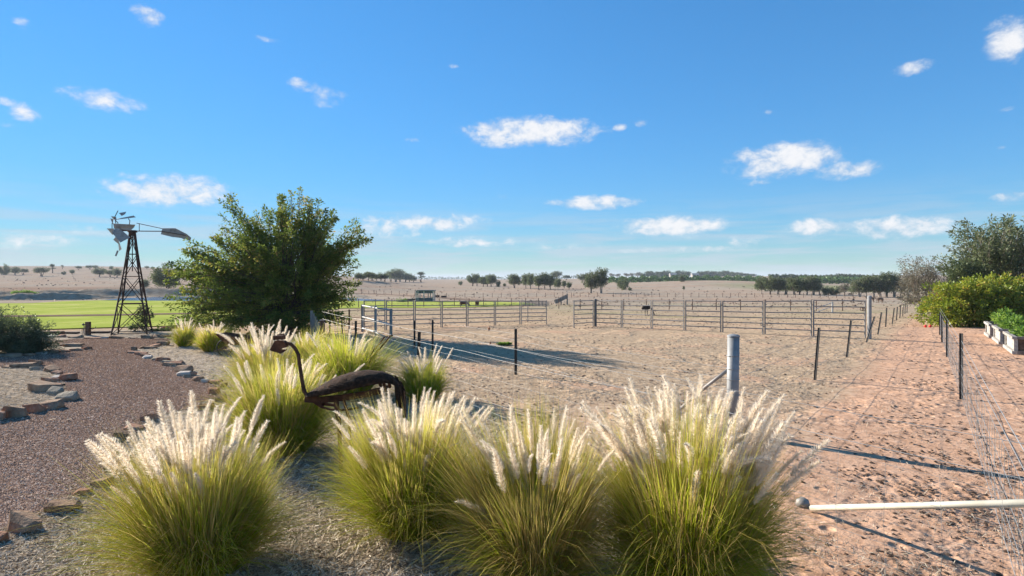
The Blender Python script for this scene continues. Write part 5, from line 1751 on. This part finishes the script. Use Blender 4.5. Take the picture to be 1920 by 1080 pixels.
# red balls by the bush, orange blocks, weeds
for px, lab in ((1735.5, 'left of two small red balls on the dirt by the bush'), (1744.5, 'right of two small red balls on the dirt by the bush')):
    g = G(px, 614.5)
    bm = bmesh.new()
    bmesh.ops.create_icosphere(bm, subdivisions=2, radius=.075)
    me = bpy.data.meshes.new('ball')
    bm.to_mesh(me)
    bm.free()
    for p_ in me.polygons:
        p_.use_smooth = True
    tag(link_mesh('red_ball', me, M_red, loc=g + Vector((0, 0, .08))), lab, 'ball', 'small red balls by the bush')
for px, py, w, h, lab in ((917, 620, 5, 7, 'small orange-brown block lying inside the left yard'), (919.5, 645, 3.5, 4, 'tiny brown block beside the green weeds')):
    g = G(px, py)
    k = g.y / F
    me = rock_mesh(w * k, w * k * .8, h * k, px)
    me.materials.append(M_orange)
    tag(link_mesh('clay_block', me, None, loc=g), lab, 'block')


# ------------------------------------------------------------------ hide on the lawn edge
g = G(779, 566)
k = g.y / F
root = empty('viewing_hide', g)
tag(root, 'small dark open-sided hide standing at the edge of the lawn', 'shed')
W_, Hh, Dp = 33 * k, 22 * k, 2.2
x0 = 5 * k
MB().box(((x0 + W_) / 2, 0, 4.2 * k), (W_ - x0, .1, 7.0 * k)).build('front_wall', M_hide, root)
MB().box(((x0 + W_) / 2, 0, 18.6 * k), (W_ - x0, .1, 5.4 * k)).build('fascia_wall', M_hide, root)
for z, hh_ in ((4.2 * k, 7 * k), (18.6 * k, 5.4 * k)):
    MB().box((2.6 * k, .3, z), (3.0 * k, .08, hh_)).build('side_panel', M_hide, root)
    MB().box(((x0 + W_) / 2, Dp, z), (W_ - x0, .08, hh_ * .25)).build('back_rail', M_hide, root)
for x, y in ((.6 * k, .3), (4.7 * k, 0.0), (W_, 0.0), (W_, Dp), (4.7 * k, Dp), (.62 * W_, Dp), (.8 * W_, Dp * .5), (.48 * W_, 0.0)):
    MB().box((x, y, Hh * .47), (.17, .17, Hh * .94)).build('post', M_pale, root)
MB().box(((x0 + W_) / 2, Dp / 2, Hh * .97), (W_ - x0 + .4, Dp + .4, .12)).build('roof', M_hide, root)
MB().box((W_ / 2, Dp / 2, .05), (W_ + .2, Dp + .2, .1)).build('floor', M_timber, root)

for px, py, w, lab in ((820, 557.5, 9, 'left of two low dark troughs right of the hide'), (832, 558.5, 10, 'right of two low dark troughs right of the hide')):
    g = G(px, py)
    k = g.y / F
    root = empty('feed_trough', g)
    tag(root, lab, 'trough', 'low dark troughs by the hide')
    L = w * k
    MB().add([(-L / 2, -.3, .5), (L / 2, -.3, .5), (L / 2, .3, .5), (-L / 2, .3, .5), (-L * .42, -.18, .1), (L * .42, -.18, .1), (L * .42, .18, .1), (-L * .42, .18, .1)], [(0, 1, 5, 4), (1, 2, 6, 5), (2, 3, 7, 6), (3, 0, 4, 7), (4, 5, 6, 7)]).build('basin', M_black, root)
    MB().box((-L * .35, 0, .06), (.08, .4, .12)).box((L * .35, 0, .06), (.08, .4, .12)).build('foot', M_black, root)
g = G(765, 566)
root = empty('fallen_log', g)
tag(root, 'dark fallen log lying left of the hide', 'log')
MB().tube([(-1.6, 0, .15), (-.5, .1, .28), (.6, 0, .36), (1.3, 0, .5)], [.18, .22, .2, .12], 8).build('trunk_log', M_bark, root, True)
MB().tube([(.4, 0, .35), (.9, .1, .75)], [.09, .04], 6).build('branch_stub', M_bark, root)

# loading ramp
g = G(1040, 571)
k = g.y / F
root = empty('loading_ramp', g)
tag(root, 'grey timber stock loading ramp behind the gap in the yard', 'ramp')
e = Vector((24 * k, .4, 14 * k))
for s in (-.45, .45):
    MB().bar(Vector((0, s, .35)), e + Vector((0, s, .1)), .06, .5).build('side_panel', M_timber, root)
    MB().tube([(e.x, e.y + s, 0), (e.x, e.y + s, e.z + .45)], .06, 6).build('leg', M_timber, root)
    MB().tube([(e.x * .5, s, 0), (e.x * .5, s, e.z * .8)], .05, 6).build('leg', M_timber, root)
MB().bar(Vector((0, 0, .1)), e - Vector((0, 0, .1)), .8, .06).build('ramp_floor', M_timber, root)
MB().tube([e + Vector((-.1, -.45, .45)), e + Vector((.0, 0, .75)), e + Vector((0, .45, .45))], .04, 6).build('top_hoop', M_galvd, root)
# low netting sheep pen
g = G(980, 574)
root = empty('netting_pen', g)
tag(root, 'low grey wire netting pen beside the loading ramp', 'pen')
k = g.y / F
for i in range(9):
    MB().tube([(i * 6.2 * k, 0, 0), (i * 6.2 * k, 0, 9 * k)], .035, 5).build('post', M_galvd, root)
nt = MB()
for i in range(11):
    nt.tube([(0, 0, i * .85 * k), (49 * k, 0, i * .85 * k)], .010, 4)
for i in range(70):
    nt.tube([(i * .7 * k, 0, 0), (i * .7 * k, 0, 9 * k)], .007, 4)
o = nt.build('netting', M_galv, root)
o['kind'] = 'stuff'

# white buildings on the skyline
for px, w, h, lab in ((1262, 12, 7, 'long pale farm building among the skyline trees'), (1303, 12, 5, 'low white farm roof right of the pale building')):
    y = 640.0
    x = (px - 960) / F * y
    k = y / F
    z = gz1(x, y)
    root = empty('farm_building', (x, y, z))
    tag(root, lab, 'building')
    hw, hh = w * k / 2, CH - (514.5 - HZ) / F * y - z
    hb = h * k + .5
    z0 = 0
    MB().box((0, 0, hh / 2 - .3), (2 * hw, 6, hh)).build('wall', M_paint, root)
    MB().add([(-hw - .4, -3.4, hh - .3), (hw + .4, -3.4, hh - .3), (hw + .4, 3.4, hh - .3), (-hw - .4, 3.4, hh - .3), (-hw - .4, 0, hh + 1.4), (hw + .4, 0, hh + 1.4)], [(0, 1, 5, 4), (2, 3, 4, 5), (0, 4, 3), (1, 2, 5), (0, 3, 2, 1)]).build('roof', M_zinc, root)


# ------------------------------------------------------------------ animals
def skin_mesh(name, verts, edges, radii, sub=1):
    me = bpy.data.meshes.new(name + '_cage')
    me.from_pydata(verts, edges, [])
    o = bpy.data.objects.new(name + '_cage', me)
    COL.objects.link(o)
    m = o.modifiers.new('skin', 'SKIN')
    m.use_smooth_shade = True
    for v, r_ in zip(me.skin_vertices[0].data, radii):
        v.radius = r_ if isinstance(r_, tuple) else (r_, r_)
    me.skin_vertices[0].data[0].use_root = True
    s = o.modifiers.new('sub', 'SUBSURF')
    s.levels = sub
    s.render_levels = sub
    dg = bpy.context.evaluated_depsgraph_get()
    ev = o.evaluated_get(dg)
    out_ = bpy.data.meshes.new_from_object(ev)
    out_.name = name
    bpy.data.objects.remove(o)
    for p_ in out_.polygons:
        p_.use_smooth = True
    return out_


def cow_mesh(graze=True):
    v = [(0, 0, 1.0), (.45, 0, 1.02), (.8, 0, 1.05), (-.45, 0, 1.03), (-.75, 0, 1.08)]
    r_ = [(.36, .36), (.36, .37), (.26, .30), (.36, .36), (.24, .28)]
    e = [(0, 1), (1, 2), (0, 3), (3, 4)]

    def chain(start, pts, rad):
        i = start
        for p, q in zip(pts, rad):
            v.append(p)
            r_.append(q)
            e.append((i, len(v) - 1))
            i = len(v) - 1
    hz = (.55, .25) if graze else (1.25, 1.2)
    chain(2, [(1.1, 0, (1.0 + hz[0]) / 2 + .1), (1.3, 0, hz[0] + .1), (1.5, 0, hz[1])], [(.17, .17), (.15, .14), (.08, .09)])
    chain(4, [(-.86, 0, .95), (-.88, 0, .5)], [.05, .03])
    for s in (-1, 1):
        chain(1, [(.55, s * .2, .7), (.56, s * .2, .38), (.55, s * .2, .03)], [.13, .08, .06])
        chain(3, [(-.6, s * .2, .72), (-.55, s * .2, .48), (-.68, s * .2, .36), (-.66, s * .2, .03)], [.16, .10, .075, .06])
    return skin_mesh('cow_body', v, e, r_)


def camel_mesh():
    v = [(0, 0, 1.35), (.4, 0, 1.35), (.75, 0, 1.35), (-.4, 0, 1.38), (-.75, 0, 1.35), (-.02, 0, 1.72), (-.05, 0, 1.98)]
    r_ = [(.34, .38), (.34, .36), (.25, .28), (.33, .34), (.22, .26), (.22, .2), (.09, .09)]
    e = [(0, 1), (1, 2), (0, 3), (3, 4), (0, 5), (5, 6)]

    def chain(start, pts, rad):
        i = start
        for p, q in zip(pts, rad):
            v.append(p)
            r_.append(q)
            e.append((i, len(v) - 1))
            i = len(v) - 1
    chain(2, [(1.1, 0, 1.25), (1.45, 0, 1.45), (1.72, 0, 1.85), (1.88, 0, 2.02), (2.2, 0, 1.95)], [.17, .13, .10, .11, .06])
    chain(4, [(-.88, 0, 1.2), (-.92, 0, .8)], [.05, .03])
    for s in (-1, 1):
        chain(1, [(.55, s * .2, .9), (.56, s * .2, .5), (.56, s * .2, .04)], [.13, .075, .07])
        chain(3, [(-.55, s * .2, .98), (-.5, s * .2, .72), (-.66, s * .2, .52), (-.62, s * .2, .04)], [.17, .10, .07, .07])
    return skin_mesh('camel_body', v, e, r_)


def emu_mesh():
    v = [(0, 0, 1.0), (.28, 0, 1.0), (.5, 0, .92), (-.3, 0, .98), (-.58, 0, .8)]
    r_ = [(.28, .32), (.24, .26), (.12, .13), (.25, .27), (.10, .10)]
    e = [(0, 1), (1, 2), (0, 3), (3, 4)]

    def chain(start, pts, rad):
        i = start
        for p, q in zip(pts, rad):
            v.append(p)
            r_.append(q)
            e.append((i, len(v) - 1))
            i = len(v) - 1
    chain(2, [(.7, 0, .7), (.82, 0, .38), (.9, 0, .14), (1.02, 0, .04)], [.07, .05, .06, .02])
    for s in (-1, 1):
        chain(0, [(s * .12, s * .1, .68), (s * .12 - .03, s * .1, .42), (s * .14 + .03, s * .1, .03), (s * .14 + .16, s * .1, .02)], [.09, .04, .03, .025])
    return skin_mesh('emu_body', v, e, r_)


M_cow = surf('red_brown_hide', (0.075, 0.028, 0.016), (0.14, 0.055, 0.03), 4, 0.8, 0, 0.1)
M_dark = surf('dark_brown_hide', (0.018, 0.013, 0.010), (0.04, 0.028, 0.02), 4, 0.85, 0, 0.1)
M_camel = surf('camel_hide', (0.13, 0.075, 0.045), (0.24, 0.145, 0.09), 4, 0.85, 0, 0.1)
cowm, camelm, emum = cow_mesh(), camel_mesh(), emu_mesh()


def animal(name, me, mat, px, py, wpx, length, rz, label, cat):
    g = G(px, py)
    s = wpx * g.y / F / length
    o = bpy.data.objects.new(name, me.copy())
    COL.objects.link(o)
    o.data.materials.append(mat)
    o.location = g
    o.rotation_euler = (0, 0, rz)
    o.scale = (s, s, s)
    tag(o, label, cat)


animal('cow', cowm, M_cow, 869, 576.5, 19, 2.3, 0.1, 'reddish brown cow seen side on through the left yard rails', 'cow')
animal('cow', cowm, M_cow, 894.5, 575, 20, 2.3, R(82), 'brown cow facing away to the right of the side-on cow', 'cow')
animal('emu', emum, M_dark, 1212, 592.5, 25, 1.55, R(-12), 'live dark emu feeding behind the right yard panels', 'emu')
animal('emu', emum, M_dark, 1600.5, 568, 9, 1.3, R(60), 'small black emu far off above the wide gate', 'emu')
animal('camel', camelm, M_camel, 1651, 568.5, 19, 3.1, R(176), 'brown camel walking left beyond the pipe post', 'camel')
animal('camel', camelm, M_camel, 1634, 567.5, 19, 3.1, R(172), 'brown camel half hidden behind the pipe post', 'camel')
animal('cow', cowm, M_dark, 1497, 549.5, 8, 2.3, .2, 'dark cow resting far off before the right-hand grove', 'cow')
animal('cow', cowm, M_dark, 1594, 554.5, 8, 2.3, .0, 'dark cow standing in front of the thicket', 'cow')


# ------------------------------------------------------------------ thin summer haze
mh, t, out = new_mat('air_haze')
pv = t.node('ShaderNodeVolumePrincipled')
pv.inputs['Color'].default_value = (0.86, 0.92, 1.0, 1)
pv.inputs['Density'].default_value = 0.00020
pv.inputs['Anisotropy'].default_value = 0.0
t.link(pv.outputs[0], out.inputs['Volume'])
o = MB().box((0, 4450, 18), (46000, 9300, 46)).build('haze', mh)
tag(o, 'thin pale haze filling the air towards the hills', kind='stuff')
